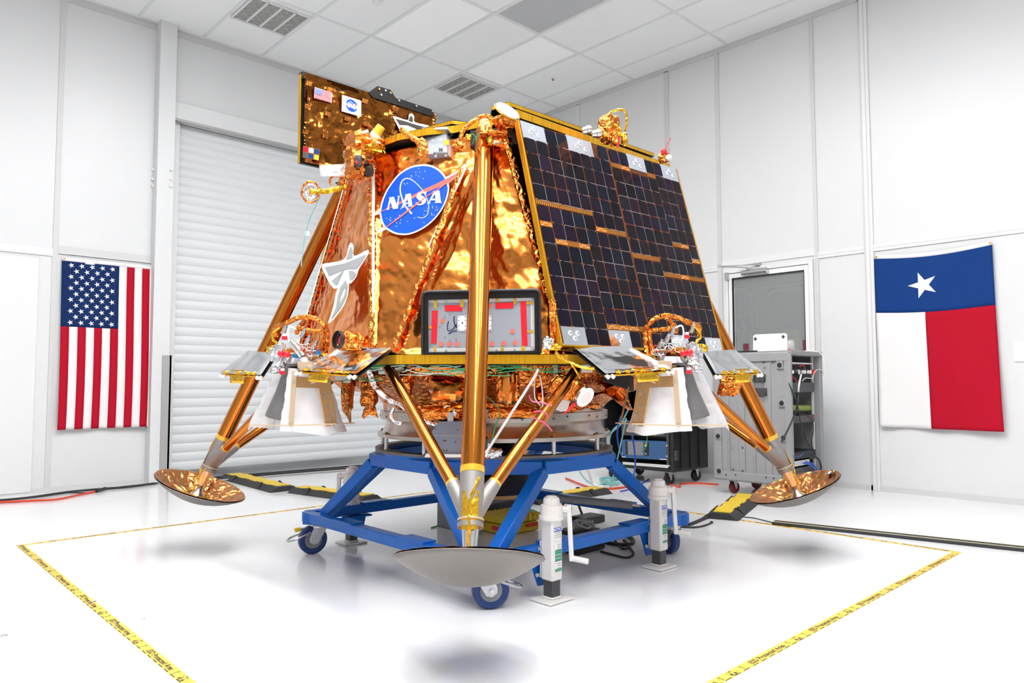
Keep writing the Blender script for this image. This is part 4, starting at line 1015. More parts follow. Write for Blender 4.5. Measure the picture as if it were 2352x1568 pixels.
for x, y in ((535, 445), (520, 692), (607, 692), (690, 692), (1033, 285), (1280, 557), (1062, 690), (1185, 682), (1307, 680)):
    decal('round_sticker', [[(x + 25 * math.cos(a), y + 25 * math.sin(a)) for a in [2 * PI * k / 20 for k in range(20)]]], wf(-.017), 'salmon', None, pw)
for q in ([(697, 390), (790, 390), (790, 552), (697, 552)], [(975, 388), (1055, 388), (1055, 548), (975, 548)]):
    o = decal('target_plate', [q], wf(-.016), 'print_white', None, pw)
    xs_, ys_ = [p[0] for p in q], [p[1] for p in q]
    cx_ = 747 if xs_[0] < 800 else 1005
    for px_, py_, r_ in [(cx_, 468, 9)] + [(x, y, 6) for x in (xs_[0] + 12, xs_[1] - 12) for y in (402, 440, 500, 540)]:
        decal('target_hole', [[(px_ + r_ * math.cos(a), py_ + r_ * math.sin(a)) for a in [2 * PI * k / 12 for k in range(12)]]], wf(-.015), 'ink', None, o)
for x0, y0, x1, y1 in ((445, 205, 478, 310), (722, 222, 760, 300), (1100, 205, 1130, 245), (1290, 200, 1320, 270), (1425, 240, 1495, 270), (385, 498, 420, 528), (1435, 545, 1500, 572), (445, 715, 472, 772), (1000, 708, 1025, 772), (1155, 722, 1185, 768), (1370, 712, 1408, 790)):
    decal('kapton_strip', [[(x0, y0), (x1, y0), (x1, y1), (x0, y1)]], wf(-.0165), 'kapton_tape', None, pw)
b = MB()
for s_ in ([(600, 450), (588, 500), (592, 545), (612, 555), (650, 530), (690, 480)], [(662, 395), (655, 440), (668, 490), (690, 520)], [(600, 585), (640, 560), (690, 548)]): ribbon(b, s_, 5, wf(-.0165))
b.build('pen_marks', 'flag_navy', pw, smooth=0, kind='stuff')
for x, y, r_ in ((575, 240, 12), (575, 757, 12), (1110, 750, 8), (1300, 745, 8), (560, 395, 8), (508, 500, 9), (562, 610, 8), (615, 635, 8), (680, 632, 8), (680, 360, 8), (615, 365, 8)):
    p = wf(-.018)(x, y); MB().cyl(p, p + UF * .004, r_ / 4.612 * 3.15 / 1658, n=10).build('screw', 'zinc', pw)

# ---- instrument box under the upper deck edge
bf = lambda l: dplane(960, 220, 5.2275, T1, nN, l)
q = [(142, 487), (402, 480), (405, 750), (152, 765)]
ib = MB().prism([bf(-.02)(*p) for p in q], nN * .045).build('instrument_box', 'radiator', ld, fix=True, label='small grey instrument box with printed lettering')
b2 = bf(.0262)
MB().prism([bf(-.01)(*p) for p in ((130, 470), (435, 462), (435, 486), (130, 492))], nN * .06).build('box_lid', 'alu_plate', ib, fix=True)
decal('gold_patch', [[(308, 530), (368, 527), (370, 588), (310, 590)]], b2, 'kapton_tape', None, ib)
b = MB()
for x, y in ((175, 530), (275, 522), (180, 607), (275, 602), (210, 645), (333, 635), (212, 722), (335, 714)):
    ribbon(b, [(x + 11 * math.cos(a), y + 11 * math.sin(a)) for a in [2 * PI * k / 14 for k in range(15)]], 2, b2)
b.build('ring_marks', 'print_white', ib, smooth=0, kind='stuff')
uu = (b2(374, 640) - b2(174, 645)); vv = (b2(270, 600) - b2(272, 700)); uu.normalize(); vv.normalize()
b = MB(); put_text(b, 'MONTANA', .019, b2(272, 688), uu, vv, .0004); put_text(b, 'M', .032, b2(274, 650), uu, vv, .0012); b.build('lettering', 'ink', ib, smooth=0)
b = MB(); put_text(b, 'RadPC', .020, b2(222, 560), uu, vv, .0); b.build('lettering', 'logo_grey', ib, smooth=0)

# ---- tall foil panel standing behind the upper deck
yH = LC.y + .90
HP = V((0, yH, 0)); nH = V((0, -1, 0))
x0, x1 = LC.x - .812, LC.x + .215; z0, z1 = 2.37, 2.935
hpn = MB().box((x0, yH, z0), (x1, yH + .028, z1)).build('foil_wing_panel', 'carbon', ld, label='tall brown foil panel with stickers rising behind the upper deck')
foil_sheet('panel_foil', [(x0 + .006, yH - .036, z1), (x1 - .35, yH - .036, z1), (x1 - .35, yH - .036, z0), (x0 + .006, yH - .036, z0)], 'foil_dimmed', .021, 3.6, 21, parent=hpn, outward=nH, pin=.03)
foil_sheet('panel_foil', [(x1 - .35, yH - .036, z1), (x1 - .004, yH - .036, z1), (x1 - .004, yH - .036, z0), (x1 - .35, yH - .036, z0)], 'foil_dimmed', .021, 3.6, 22, parent=hpn, outward=nH, pin=.03)
MB().box((x0 - .003, yH + .001, z0), (x0 + .002, yH + .027, z1)).build('honeycomb_edge', 'gold_edge', hpn)
MB().box((x0, yH - .012, z1 - .03), (x1 + .01, yH + .03, z1 + .012)).box((x0, yH - .018, z1 - .034), (x1 + .02, yH + .03, z1 - .028)).build('top_rail', 'carbon', hpn)
hf = lambda l: dplane(680, 160, 6.818, HP, nH, l + .034)
MB().prism([hf(.008)(*p) for p in ((1140, 355), (1275, 255), (1480, 315), (1560, 440), (1600, 460), (1620, 455), (2120, 620), (2160, 650), (2150, 740), (1200, 430))], (0, .012, 0)).build('lift_bracket', 'carbon', hpn, fix=True)
for x, y in ((1298, 305), (1398, 328), (1475, 365), (1330, 395), (1610, 483), (1880, 570), (2135, 655)):
    p = hf(.008)(x, y); MB().cyl(p, p + nH * .006, .008, n=8).build('bolt', 'brass' if x in (1298, 1475) else 'zinc', hpn)
for xx in (-.5, .1): MB().box((LC.x + xx - .02, yH + .002, 2.29), (LC.x + xx + .02, yH + .026, z0)).build('panel_post', 'carbon', hpn)
MB().box((LC.x - .55, LC.y + .78, 2.292), (LC.x + .15, yH + .026, 2.30)).build('panel_foot', 'carbon', hpn)
# sticker: national flag
fq = [(293, 272), (563, 362), (557, 520), (283, 442)]
def quad(q): return lambda u, v: ((q[0][0] * (1 - u) + q[1][0] * u) * (1 - v) + (q[3][0] * (1 - u) + q[2][0] * u) * v, (q[0][1] * (1 - u) + q[1][1] * u) * (1 - v) + (q[3][1] * (1 - u) + q[2][1] * u) * v)
Q = quad(fq)
sf = decal('flag_sticker', [fq], hf(.004), 'print_white', None, hpn)
for k in range(0, 13, 2): decal('sticker_stripe', [[Q(.02, .03 + .94 * k / 13), Q(.98, .03 + .94 * k / 13), Q(.98, .03 + .94 * (k + 1) / 13), Q(.02, .03 + .94 * (k + 1) / 13)]], hf(.005), 'flag_red', None, sf)
decal('sticker_canton', [[Q(.02, .03), Q(.43, .03), Q(.43, .55), Q(.02, .55)]], hf(.006), 'nasa_blue', None, sf)
b = MB()
for r_ in range(7):
    for c in range(6): 
        cx_, cy_ = .05 + .065 * c + (.03 if r_ % 2 else 0), .07 + .07 * r_; b.poly([hf(.007)(*Q(cx_ + .018 * math.cos(a), cy_ + .022 * math.sin(a))) for a in [k * 1.257 for k in range(5)]])
b.build('sticker_stars', 'print_white', sf, smooth=0, kind='stuff')
# sticker: round blue emblem on a white card
nq = [(722, 393), (1022, 487), (1017, 735), (713, 650)]
ns = decal('emblem_sticker', [nq], hf(.004), 'print_white', None, hpn)
decal('emblem_disc', [[(870 + 90 * math.cos(a) + 0, 562 + 96 * math.sin(a) + 26 * math.cos(a)) for a in [2 * PI * k / 36 for k in range(36)]]], hf(.005), 'nasa_blue', None, ns)
decal('emblem_wing', [[(785, 560), (860, 545), (930, 540), (985, 515), (950, 555), (900, 560), (860, 575), (805, 620), (850, 565)]], hf(.006), 'nasa_red_small', None, ns)
b = MB(); ribbon(b, [(870, 600), (835, 540), (835, 500), (860, 495), (895, 530), (918, 590), (910, 630)], 3, hf(.0062)).build('emblem_orbit', 'print_white', ns, smooth=0)
u_ = (hf(.0065)(950, 592) - hf(.0065)(800, 545)).normalized(); v_ = V((0, 0, 1))
b = MB(); put_text(b, 'NASA', .040, hf(.0068)(873, 568), u_, v_, .0022); b.build('emblem_letter', 'print_white', ns, smooth=0)
# sticker: six colour squares
cq = [(110, 1190), (370, 1245), (360, 1425), (100, 1375)]; Qc = quad(cq)
cs_ = decal('colour_chart', [cq], hf(.004), 'foil_smooth', None, hpn)
for k, mt in enumerate(('flag_red', 'print_white', 'flag_blue', 'panel_dark', 'flag_blue', 'lamp_yellow')):
    if mt == 'lamp_yellow': mt = 'chart_yellow'; mat('chart_yellow', (.80, .70, .02), .5)
    a, c = (k % 3) / 3, (k // 3) / 2
    decal('colour_square', [[Qc(a + .03, c + .05), Qc(a + .30, c + .05), Qc(a + .30, c + .45), Qc(a + .03, c + .45)]], hf(.005), mt, None, cs_)
lg_ = decal('insect_logo', [smooth2d([(1520, 745), (1545, 728), (1745, 790), (1765, 715), (1805, 682), (1850, 730), (1860, 820), (2060, 870), (2082, 895), (2065, 940), (1990, 1040), (1900, 1100), (1700, 1060), (1600, 900), (1590, 880)], 3)], hf(.004), 'print_white', None, hpn)
for pl in ([(1760, 800), (1780, 740), (1805, 715), (1830, 760), (1832, 825)], [(1555, 765), (1740, 815), (1840, 850), (2045, 905), (1990, 985), (1850, 915), (1740, 870), (1620, 865)]):
    decal('logo_wing', [pl], hf(.005), 'ink', None, lg_)
# printed slits in the foil
for x, y in ((205, 215), (530, 310), (185, 575), (500, 690), (810, 770), (1110, 850), (150, 970), (460, 1040), (770, 1120), (1560, 610), (1540, 980), (200, 1410), (410, 1440), (1080, 490)):
    ribbon(MB(), [(x - 45, y - 12), (x + 45, y + 14)], 34, hf(.002)).build('foil_tape', 'foil_tape', hpn, smooth=0)
# ---- thruster pods on the two front faces (built on the right, mirrored to the left)
def mir(p): p = V(p); return p - UR * (2 * (p - LC).dot(UR))
CAMF = V((_f.x, _f.y, 0)).normalized(); CAMR = V((_r.x, _r.y, 0)).normalized()
def pod(side):
    T = (lambda p: V(p)) if side > 0 else mir
    A = lambda x, y, d: T(at(x, y, d))
    def fin(mb, name, mt, par=None, **k):
        if side < 0: mb.f = [q[::-1] for q in mb.f]
        return mb.build(name, mt, par or pd, **k)
    pd = MB().cyl(A(1545, 838, 3.5), A(1545, 826, 3.5), .085, n=24).build('thruster_pod', 'titanium', ld, label='thruster pod with bagged nozzles under the ' + ('solar panel' if side > 0 else 'insect logo'))
    # cloth bag over the near nozzle
    def bag(tl, tr, br, bl, dep, hd, mt, name, seed, hang=.02):
        tl, tr, br, bl = at(*tl, dep), at(*tr, dep), at(*br, dep), at(*bl, dep)
        def f(u, v):
            a = 2 * PI * u; cs, sn = math.cos(a), math.sin(a); e = .55
            cx_, sy_ = math.copysign(abs(cs) ** e, cs), math.copysign(abs(sn) ** e, sn)
            w_ = v + .06 * math.sin(PI * v)
            p = tl.lerp(bl, v).lerp(tr.lerp(br, v), .5 + .5 * cx_)
            p = p + CAMF * (hd * (.55 + .45 * v) * sy_)
            k = .012 * v * noise.noise(V((cs * 2.2, sn * 2.2, v * 3 + seed))) + .006 * noise.noise(V((cs * 6, sn * 6, v * 8 + seed)))
            p = p + (CAMR * cx_ + CAMF * sy_) * k
            if v > .9: p = p - ZV * (hang * (v - .9) / .1 * noise.noise(V((cs * 1.5 + seed, sn * 1.5, 1.1))))
            return T(p)
        b = MB().grid(f, 48, 22); return fin(b, name, mt, smooth=60)
    bag((1484, 850), (1566, 843), (1586, 986), (1443, 994), 3.40, .10, 'white_cloth', 'nozzle_bag', 3)
    bag((1574, 842), (1608, 850), (1670, 983), (1588, 978), 3.56, .085, 'cloth_film', 'film_bag', 5)
    # grey nozzle seen between the bags
    fin(MB().lathe([(.030, 0), (.034, .06), (.046, .15), (.066, .235), (.072, .27)], A(1568, 832, 3.46), (A(1594, 955, 3.46) - A(1568, 832, 3.46)), 30), 'nozzle', 'nozzle_grey', solid=.003)
    fin(MB().lathe([(.032, 0), (.036, .06), (.048, .15), (.070, .26)], A(1520, 838, 3.42), -ZV, 24), 'nozzle', 'nozzle_grey', solid=.003)
    # brackets
    def plate(pts, dep, mt, name, holes=None, th=.003):
        b = MB().poly([A(x, y, dep) for x, y in pts], [[A(x, y, dep) for x, y in h] for h in (holes or [])])
        return b.build(name, mt, pd, smooth=0, solid=th)
    def wheel(cx_, cy_, r_):
        hs = []
        for k in range(6):
            a = PI / 3 * k + .1; hs.append([(cx_ + r_ * .30 * math.cos(a), cy_ + r_ * .35 * math.sin(a)), (cx_ + r_ * .95 * math.cos(a - .38), cy_ + r_ * 1.15 * math.sin(a - .38)), (cx_ + r_ * .95 * math.cos(a + .38), cy_ + r_ * 1.15 * math.sin(a + .38))])
        return hs
    plate([(1466, 866), (1496, 866), (1476, 979), (1450, 976)], 3.285, 'bracket', 'bracket_strap', wheel(1475, 905, 8) + wheel(1464, 955, 8.5) + [[(1470, 925), (1475, 929), (1471, 936), (1466, 935), (1470, 931)]])
    plate([(1496, 866), (1501, 868), (1480, 977), (1476, 979)], 3.29, 'bracket_pale', 'bracket_strap')
    plate([(1544, 850), (1556, 850), (1565, 976), (1553, 976)], 3.285, 'bracket_pale', 'bracket_strap')
    plate([(1494, 866), (1548, 862), (1550, 888), (1488, 890)], 3.287, 'bracket', 'bracket_band')
    plate([(1510, 828), (1543, 828), (1544, 862), (1516, 852)], 3.30, 'bracket_pale', 'bracket_tab')
    fin(MB().tube([A(1414, 971, 3.36), A(1452, 973, 3.27), A(1562, 977, 3.27), A(1668, 976, 3.44)], .0035, 6), 'bracket_rail', 'bracket_pale')
    fin(MB().tube([A(1444, 888, 3.38), A(1437, 920, 3.38), A(1425, 971, 3.37)], .005, 6), 'bracket_rod', 'bracket')
    for x, y in ((1452, 975), (1462, 976), (1559, 978), (1552, 876), (1473, 875), (1481, 875)):
        p = A(x, y, 3.283); fin(MB().cyl(p, p - CAMF * .006, .005, n=6), 'screw', 'zinc')
    fin(MB().beam(A(1440, 858, 3.25), A(1505, 879, 3.2), .012, .004), 'hinge_arm', 'bracket_pale')
    # film covered flaps either side
    for cs_, nmx in (((( 1316, 803, 3.22), (1442, 799, 3.42), (1546, 853, 3.28), (1388, 863, 3.10))), 1), (((1612, 812, 3.62), (1684, 806, 3.78), (1750, 858, 3.70), (1640, 863, 3.52)), 2):
        q = [A(*c) for c in cs_]
        dn = (q[1] - q[0]).cross(q[3] - q[0]).normalized(); dn = dn if dn.z > 0 else -dn
        fp = foil_sheet('flap_film', [p + dn * .013 for p in q], 'flap_film', .010, 4, 30 + nmx + side, parent=pd, outward=dn, pin=.04, pucker=0, fold=.012)
        MB().prism(q, -dn * .006).build('flap_board', 'carbon', fp, fix=True)
        MB().tube([q[3], q[2]], .0045, 6).build('flap_edge', 'gold_edge', fp)
        for k in (.03, .10, .90, .97):
            p = q[3].lerp(q[2], k); fin(MB().cyl(p, p + (q[3] - q[0]).normalized() * .016, .009, .009, n=12), 'flap_pin', 'print_white', fp)
        m_ = q[3].lerp(q[2], .42); m2 = q[3].lerp(q[2], .75); i_ = (q[0] - q[3]).normalized()
        MB().grid(lambda u, v: m_.lerp(m2, u) + i_ * (.03 - .065 * v) + dn * (.010 - .03 * v * v), 6, 5).build('flap_tape', 'kapton', fp, solid=.001)
        for k in (.2, .33, .55, .85):
            p = q[3].lerp(q[2], k) + i_ * .012 + dn * .008
            lump('tape_wad', p, (.018, .018, .009), 'kapton', 40 + nmx, .5, parent=fp, n=10, m=6)
    # valves, caps, hoses
    can = fin(MB().lathe([(.0, 0), (.028, 0), (.031, .01), (.029, .06), (.026, .10), (.012, .108), (0, .11)], A(1590, 838, 3.36), ZV, 18), 'foil_can', 'silver_foil', smooth=20)
    for x, y, d_, r_, h in ((1578, 777, 3.36, .0125, .017), (1582, 858, 3.34, .0125, .017)):
        p = A(x, y, d_); fin(MB().cyl(p, p + ZV * h, r_, n=16), 'red_cap', 'red_cap', bevel=.002)
        fin(MB().cyl(p + ZV * h, p + ZV * (h + .012), r_ * .75, n=12), 'cap_neck', 'print_white')
    for x, y in ((1569, 811), (1584, 809)): fin(MB().ball(A(x, y, 3.31), .0155, 14, 9), 'red_knob', 'red_cap')
    lump('foil_wrap', A(1604, 812, 3.38), (.022, .022, .035), 'silver_foil', 3 + side, .4, parent=pd)
    lump('foil_wrap', A(1597, 845, 3.36), (.03, .03, .02), 'silver_foil', 5 + side, .4, parent=pd)
    lump('foil_wrap', A(1560, 805, 3.42), (.035, .03, .02), 'kapton', 6 + side, .5, parent=pd); lump('foil_wrap', A(1490, 822, 3.42), (.035, .03, .022), 'kapton', 7 + side, .5, parent=pd)
    lump('foil_wrap', A(1612, 800, 3.45), (.025, .03, .02), 'kapton', 8 + side, .5, parent=pd)
    fin(MB().cyl(A(1540, 832, 3.42), A(1540, 818, 3.42), .075, .06, n=20), 'pod_cap', 'alu_plate')
    for pts, r_ in (([(1489, 826), (1484, 795), (1482, 762), (1492, 741), (1520, 725), (1550, 727), (1580, 740), (1604, 750), (1602, 770)], .0125), ([(1500, 815), (1494, 790), (1492, 762), (1515, 757), (1538, 754), (1548, 745)], .0115), ([(1533, 728), (1540, 740), (1552, 752), (1552, 762)], .012)):
        b = MB().tube(spline([A(x, y, 3.42 + .02 * math.sin(i)) for i, (x, y) in enumerate(pts)], 7), r_, 9); b.jitter(.004, 55, side + 2); fin(b, 'foil_hose', 'foil_crumple', smooth=22)
    b = MB().tube(spline([A(x, y, 3.40) for x, y in ((1592, 748), (1606, 760), (1608, 775), (1598, 785))], 6), .007, 8).jitter(.003, 70); fin(b, 'foil_hose', 'kapton', smooth=22)
    g = random.Random(5)
    for k in range(14):
        cx_, cy_ = g.uniform(1502, 1562), g.uniform(780, 812); pts = []
        a0 = g.uniform(0, 6); 
        for j in range(8): pts.append(A(cx_ + g.uniform(6, 13) * math.cos(a0 + j * .8), cy_ + g.uniform(4, 9) * math.sin(a0 + j * .8), 3.38 + g.uniform(-.03, .03)))
        fin(MB().tube(spline(pts, 4), .0022, 5), 'wire_loop', 'white' if k % 5 else 'red')
    fin(MB().tube(spline([A(1552, 752, 3.38), A(1566, 748, 3.36), A(1570, 765, 3.36), A(1566, 782, 3.36)], 6), .004, 6), 'wire_loop', 'white')
    for x, y, d_ in ((1540, 772, 3.39), (1586, 764, 3.40), (1528, 788, 3.36), (1513, 800, 3.38)):
        p = A(x, y, d_); q = p + (T(V((0, 0, 0))) - T(V((0, 0, 0)))) + V((.01, -.008, .028))
        fin(MB().cyl(p, q, .011, n=12), 'connector', 'steel'); fin(MB().cyl(q, q + (q - p) * .5, .008, n=10), 'connector_nut', 'alu_plate')
    if side < 0:
        p, q = at(668, 783, 3.36), at(690, 812, 3.36)
        MB().lathe([(.0, 0), (.012, 0), (.013, .02), (.018, .022), (.019, .06), (.016, .065), (.016, .09)], p, q - p, 18).build('valve_body', 'steel', pd)
        MB().beam(at(672, 817, 3.37), at(688, 819, 3.37), .02, .016).build('valve_block', 'valve_blue', pd); MB().beam(at(722, 806, 3.42), at(738, 812, 3.42), .02, .02).build('valve_block', 'valve_blue', pd)
pod(1); pod(-1)

# ---- red lens turret on the left face
lt = lump('lens_turret', at(806, 790, 3.46), (.05, .05, .055), 'foil_crumple', 12, .25)
c = at(783, 781, 3.30); dl = (-UR * .70 + UF * .70 + ZV * .10).normalized()
MB().lathe([(.050, -.09), (.046, .0), (.040, .004), (.038, -.02)], c, dl, 28).build('lens_hood', 'foil_crumple', lt)
MB().lathe([(.0, .012), (.020, .008), (.034, -.006), (.039, -.02)], c, dl, 28).build('lens_glass', 'lens_red', lt, smooth=60)
MB().lathe([(.036, .0), (.041, .004), (.042, .022), (.039, .024)], c, dl, 28).build('lens_ring', 'dark', lt)

# ---- things under the lower deck
prof = [(.985, 1.083), (.97, 1.03), (.90, .985), (.80, .955), (.70, .915), (.655, .885), (.645, .862), (.60, .850)]
def crump(r_, h, a):
    q = V((math.cos(a) * r_ * 4, math.sin(a) * r_ * 4, h * 7)); k = creased(q, 3, 1.0)
    return r_ - .10 * (k - .3), h + .03 * noise.noise(q * 1.7)
MB().lathe(prof, LC, n=180, fn=crump).build('belly_foil', 'foil_crumple', ld, smooth=20)
def fbox(px0, py0, px1, py1, dep, th, mt, seed, amp=.16):
    c = at((px0 + px1) / 2, (py0 + py1) / 2, dep); s = dep / F_PX
    return lump('foil_box', c, (CAMR * (abs(px1 - px0) / 2 * s), CAMF * th, ZV * (abs(py1 - py0) / 2 * s)), mt, seed, amp)
fbox(1138, 842, 1196, 928, 3.30, .06, 'foil_crumple', 31); fbox(1150, 846, 1186, 930, 3.26, .05, 'foil', 32, .3)
fbox(903, 845, 950, 912, 3.45, .06, 'foil_crumple', 33, .25); fbox(828, 862, 868, 938, 3.62, .05, 'foil_crumple', 34, .3); fbox(785, 845, 812, 950, 3.72, .05, 'foil_crumple', 35, .3)
fbox(985, 870, 1075, 925, 3.42, .08, 'foil', 36, .35); fbox(960, 930, 1070, 968, 3.5, .06, 'foil_crumple', 37, .3); fbox(1115, 935, 1235, 962, 3.5, .05, 'foil_crumple', 38, .3); fbox(1230, 900, 1265, 945, 3.48, .05, 'foil', 39, .3)
fbox(1268, 868, 1345, 925, 3.38, .05, 'foil_crumple', 40, .35); fbox(1650, 862, 1700, 910, 3.9, .06, 'foil_crumple', 41, .4)
b = MB().grid(lambda u, v: at(1325 + 110 * u + 20 * v, 868 + 55 * v + 40 * u * (1 - v) + 18 * math.sin(u * 5 + v * 3), 3.45 + .12 * u + .10 * math.sin(v * 3) + .02 * math.sin(9 * u + 4 * v)), 24, 18)
b.build('copper_drape', 'foil_smooth', ld, smooth=60, solid=.002)
b = MB().grid(lambda u, v: at(1385 + 70 * u, 850 + 25 * v + 25 * u * v, 3.35 + .2 * u), 8, 6); b.build('dark_gusset', 'carbon', ld, solid=.003)
# foil tabs hanging on the left
for q in ([(835, 938), (850, 930), (862, 935), (868, 960), (858, 955), (846, 952), (836, 962), (830, 958)], [(792, 948), (806, 946), (808, 975), (800, 962)]):
    MB().poly([at(x, y, 3.62) for x, y in q]).jitter(.004, 30).build('foil_tab', 'foil_crumple', ld, solid=.004)
# silver harness bundles
for pts, r_, mt in (([(848, 848), (856, 870), (872, 895), (893, 915), (920, 928), (948, 948), (975, 965), (1010, 975), (1040, 972), (1060, 968)], .013, 'silver_foil'), ([(846, 848), (862, 885), (880, 905), (902, 920)], .016, 'silver_foil'), ([(905, 935), (898, 950), (905, 965), (922, 972)], .010, 'silver_foil'), ([(1018, 935), (1030, 930), (1040, 938), (1045, 955)], .009, 'silver_foil'), ([(960, 845), (985, 850), (1010, 856), (1040, 862), (1065, 858)], .016, 'silver_foil'), ([(970, 862), (1000, 858), (1030, 868), (1055, 864)], .012, 'silver_foil'), ([(1430 - 400, 945), (1040, 936), (1060, 931)], .010, 'kapton')):
    MB().tube(spline([at(x, y, 3.42 + .01 * i) for i, (x, y) in enumerate(pts)], 6), r_, 8).jitter(.006, 45, 4).build('harness_bundle', mt, ld, smooth=22)
g = random.Random(11)
for k in range(26):                            # green and white wires along the deck underside
    x0 = g.uniform(715, 1150); ln = g.uniform(60, 170); y0 = g.uniform(842, 862) if x0 > 850 else g.uniform(838, 872); dpt = 3.55 - .35 * min(1, max(0, (x0 - 700) / 250))
    pts = [at(x0 + ln * j / 4, y0 + g.uniform(-6, 6), dpt - (.2 if x0 < 850 else 0) * j / 4) for j in range(5)]
    MB().tube(spline(pts, 4), .0022, 5).build('wire', 'green' if k % 4 else 'white', ld)
for x, y, w_, h_, d_, mt in ((880, 850, 20, 18, 3.42, 'shelf_alu'), (797, 862, 16, 34, 3.52, 'shelf_alu'), (820, 850, 26, 14, 3.5, 'panel_dark'), (780, 868, 20, 10, 3.55, 'shelf_alu'), (915, 850, 26, 12, 3.42, 'shelf_alu'), (1125, 848, 30, 10, 3.4, 'shelf_alu'), (1276, 850, 10, 34, 3.3, 'shelf_alu'), (1345, 846, 30, 18, 3.26, 'shelf_alu'), (1035, 958, 14, 24, 3.44, 'alu_plate'), (1005, 848, 24, 12, 3.4, 'white')):
    c = at(x, y, d_); s = d_ / F_PX; MB().obox(c, CAMR * (w_ / 2 * s), CAMF * .012, ZV * (h_ / 2 * s)).build('bracket_block', mt, ld, bevel=.002)
# grey plated box behind the front leg
c = at(1053, 1012, 3.46); s = 3.46 / F_PX
gb = MB().prism([at(x, y, 3.42) for x, y in ((1000, 978), (1010, 968), (1096, 966), (1112, 982), (1114, 1030), (1100, 1046), (993, 1044), (991, 992))], CAMF * .16).build('avionics_box', 'plate_blue', ld, fix=True, label='grey plated box behind the front leg')
MB().prism([at(x, y, 3.40) for x, y in ((978, 1042), (1120, 1044), (1140, 1050), (975, 1050))], CAMF * .20).build('box_foot', 'shelf_alu', gb, fix=True)
MB().prism([at(x, y, 3.418) for x, y in ((992, 998), (1113, 1000), (1113, 1002), (992, 1000))], CAMF * .004).build('box_seam', 'titanium', gb, fix=True)
for x, y in ((998, 1011), (1019, 1012), (1024, 1012), (1046, 1014), (1019, 1034), (1026, 1034), (999, 984), (1051, 987)):
    p = at(x, y, 3.418); MB().cyl(p, p - CAMF * .003, .004, n=8).build('rivet', 'panel_dark', gb)
lump('foil_wad', at(1128, 1040, 3.42), (.05, .04, .025), 'silver_foil', 50, .4)
# main engine bell
MB().lathe([(.06, .86), (.07, .78), (.12, .66), (.185, .52), (.225, .42), (.246, .36), (.25, .352), (.244, .352), (.22, .42)], LC, n=64).build('engine_bell', 'engine', ld, smooth=50)
MB().lathe([(.246, .352), (.254, .352), (.254, .372), (.246, .372)], LC, n=64, close=True).build('bell_rim', 'bracket', ld)
MB().lathe([(.30, .845), (.30, .90), (.06, .92)], LC, n=48).build('engine_mount', 'alu', ld)
MB().lathe([(.60, .846), (.64, .846), (.64, .90), (.60, .90)], LC, n=64, close=True).build('separation_ring', 'alu', ld)
# white patch antenna with red tag
an = lump('antenna_sleeve', at(1300, 890, 3.22), (CAMR * .075 - ZV * .03, CAMF * .05, ZV * .05 + CAMR * .02), 'foil_crumple', 61, .3)
nd = (-CAMF * .62 + CAMR * .55 - ZV * .50).normalized(); c = at(1344, 912, 3.16)
MB().cyl(c - nd * .012, c, .048, n=36).build('antenna_rim', 'steel', an); MB().cyl(c, c + nd * .004, .047, n=36).build('antenna_disc', 'print_white', an); MB().cyl(c + nd * .004, c + nd * .005, .030, n=30).build('antenna_patch', 'antenna_skin', an)
MB().prism([at(x, y, 3.18) for x, y in ((1300, 944), (1318, 924), (1324, 930), (1298, 950), (1290, 952))], CAMF * .004).build('red_tag', 'red_cap', an, fix=True)
MB().prism([at(x, y, 3.26) for x, y in ((1262, 935), (1275, 908), (1312, 914), (1302, 944), (1288, 945))], CAMF * .06).build('antenna_box', 'shelf_alu', an, fix=True)
# plastic tube, pink ties, stray wires
MB().tube([at(1236, 848, 3.15), at(1230, 862, 3.13), at(1115, 1042, 3.05)], .006, 8).build('clear_tube', 'clear_rod', ld)
for pts in ([(1215, 908), (1222, 921), (1245, 925), (1268, 932)], [(1226, 946), (1240, 944), (1255, 950), (1256, 958)], [(1228, 960), (1240, 966), (1252, 972), (1268, 990)]):
    wire('cable_tie', [at(x, y, 2.88) for x, y in pts], .003, 'pink', ld)
wire('wire', [at(1112, 905, 3.3), at(1140, 930, 3.28), at(1148, 950, 3.28), at(1136, 985, 3.26), at(1130, 1015, 3.26)], .0025, 'green', ld)
wire('wire', [at(1228, 860, 3.2), at(1228, 910, 3.22), at(1240, 930, 3.25)], .003, 'shelf_alu', ld); wire('wire', [at(1240, 862, 3.2), at(1246, 900, 3.22), at(1246, 935, 3.25)], .003, 'shelf_alu', ld)
MB().tube(spline([at(1275, 808, 3.08), at(1290, 822, 3.08), at(1310, 832, 3.06), at(1330, 842, 3.04), at(1365, 846, 3.04)], 6), .006, 7).jitter(.004, 60).build('harness_bundle', 'kapton', ld); MB().tube(spline([at(1310, 832, 3.06), at(1322, 850, 3.06), at(1332, 868, 3.06)], 5), .004, 6).jitter(.003, 60).build('harness_bundle', 'kapton', ld)
fbox(1245, 775, 1275, 805, 3.12, .03, 'silver_foil', 71, .5); fbox(1262, 790, 1290, 806, 3.10, .03, 'kapton', 72, .5)
fbox(1258, 690, 1280, 790, 3.20, .05, 'foil_crumple', 73, .5)

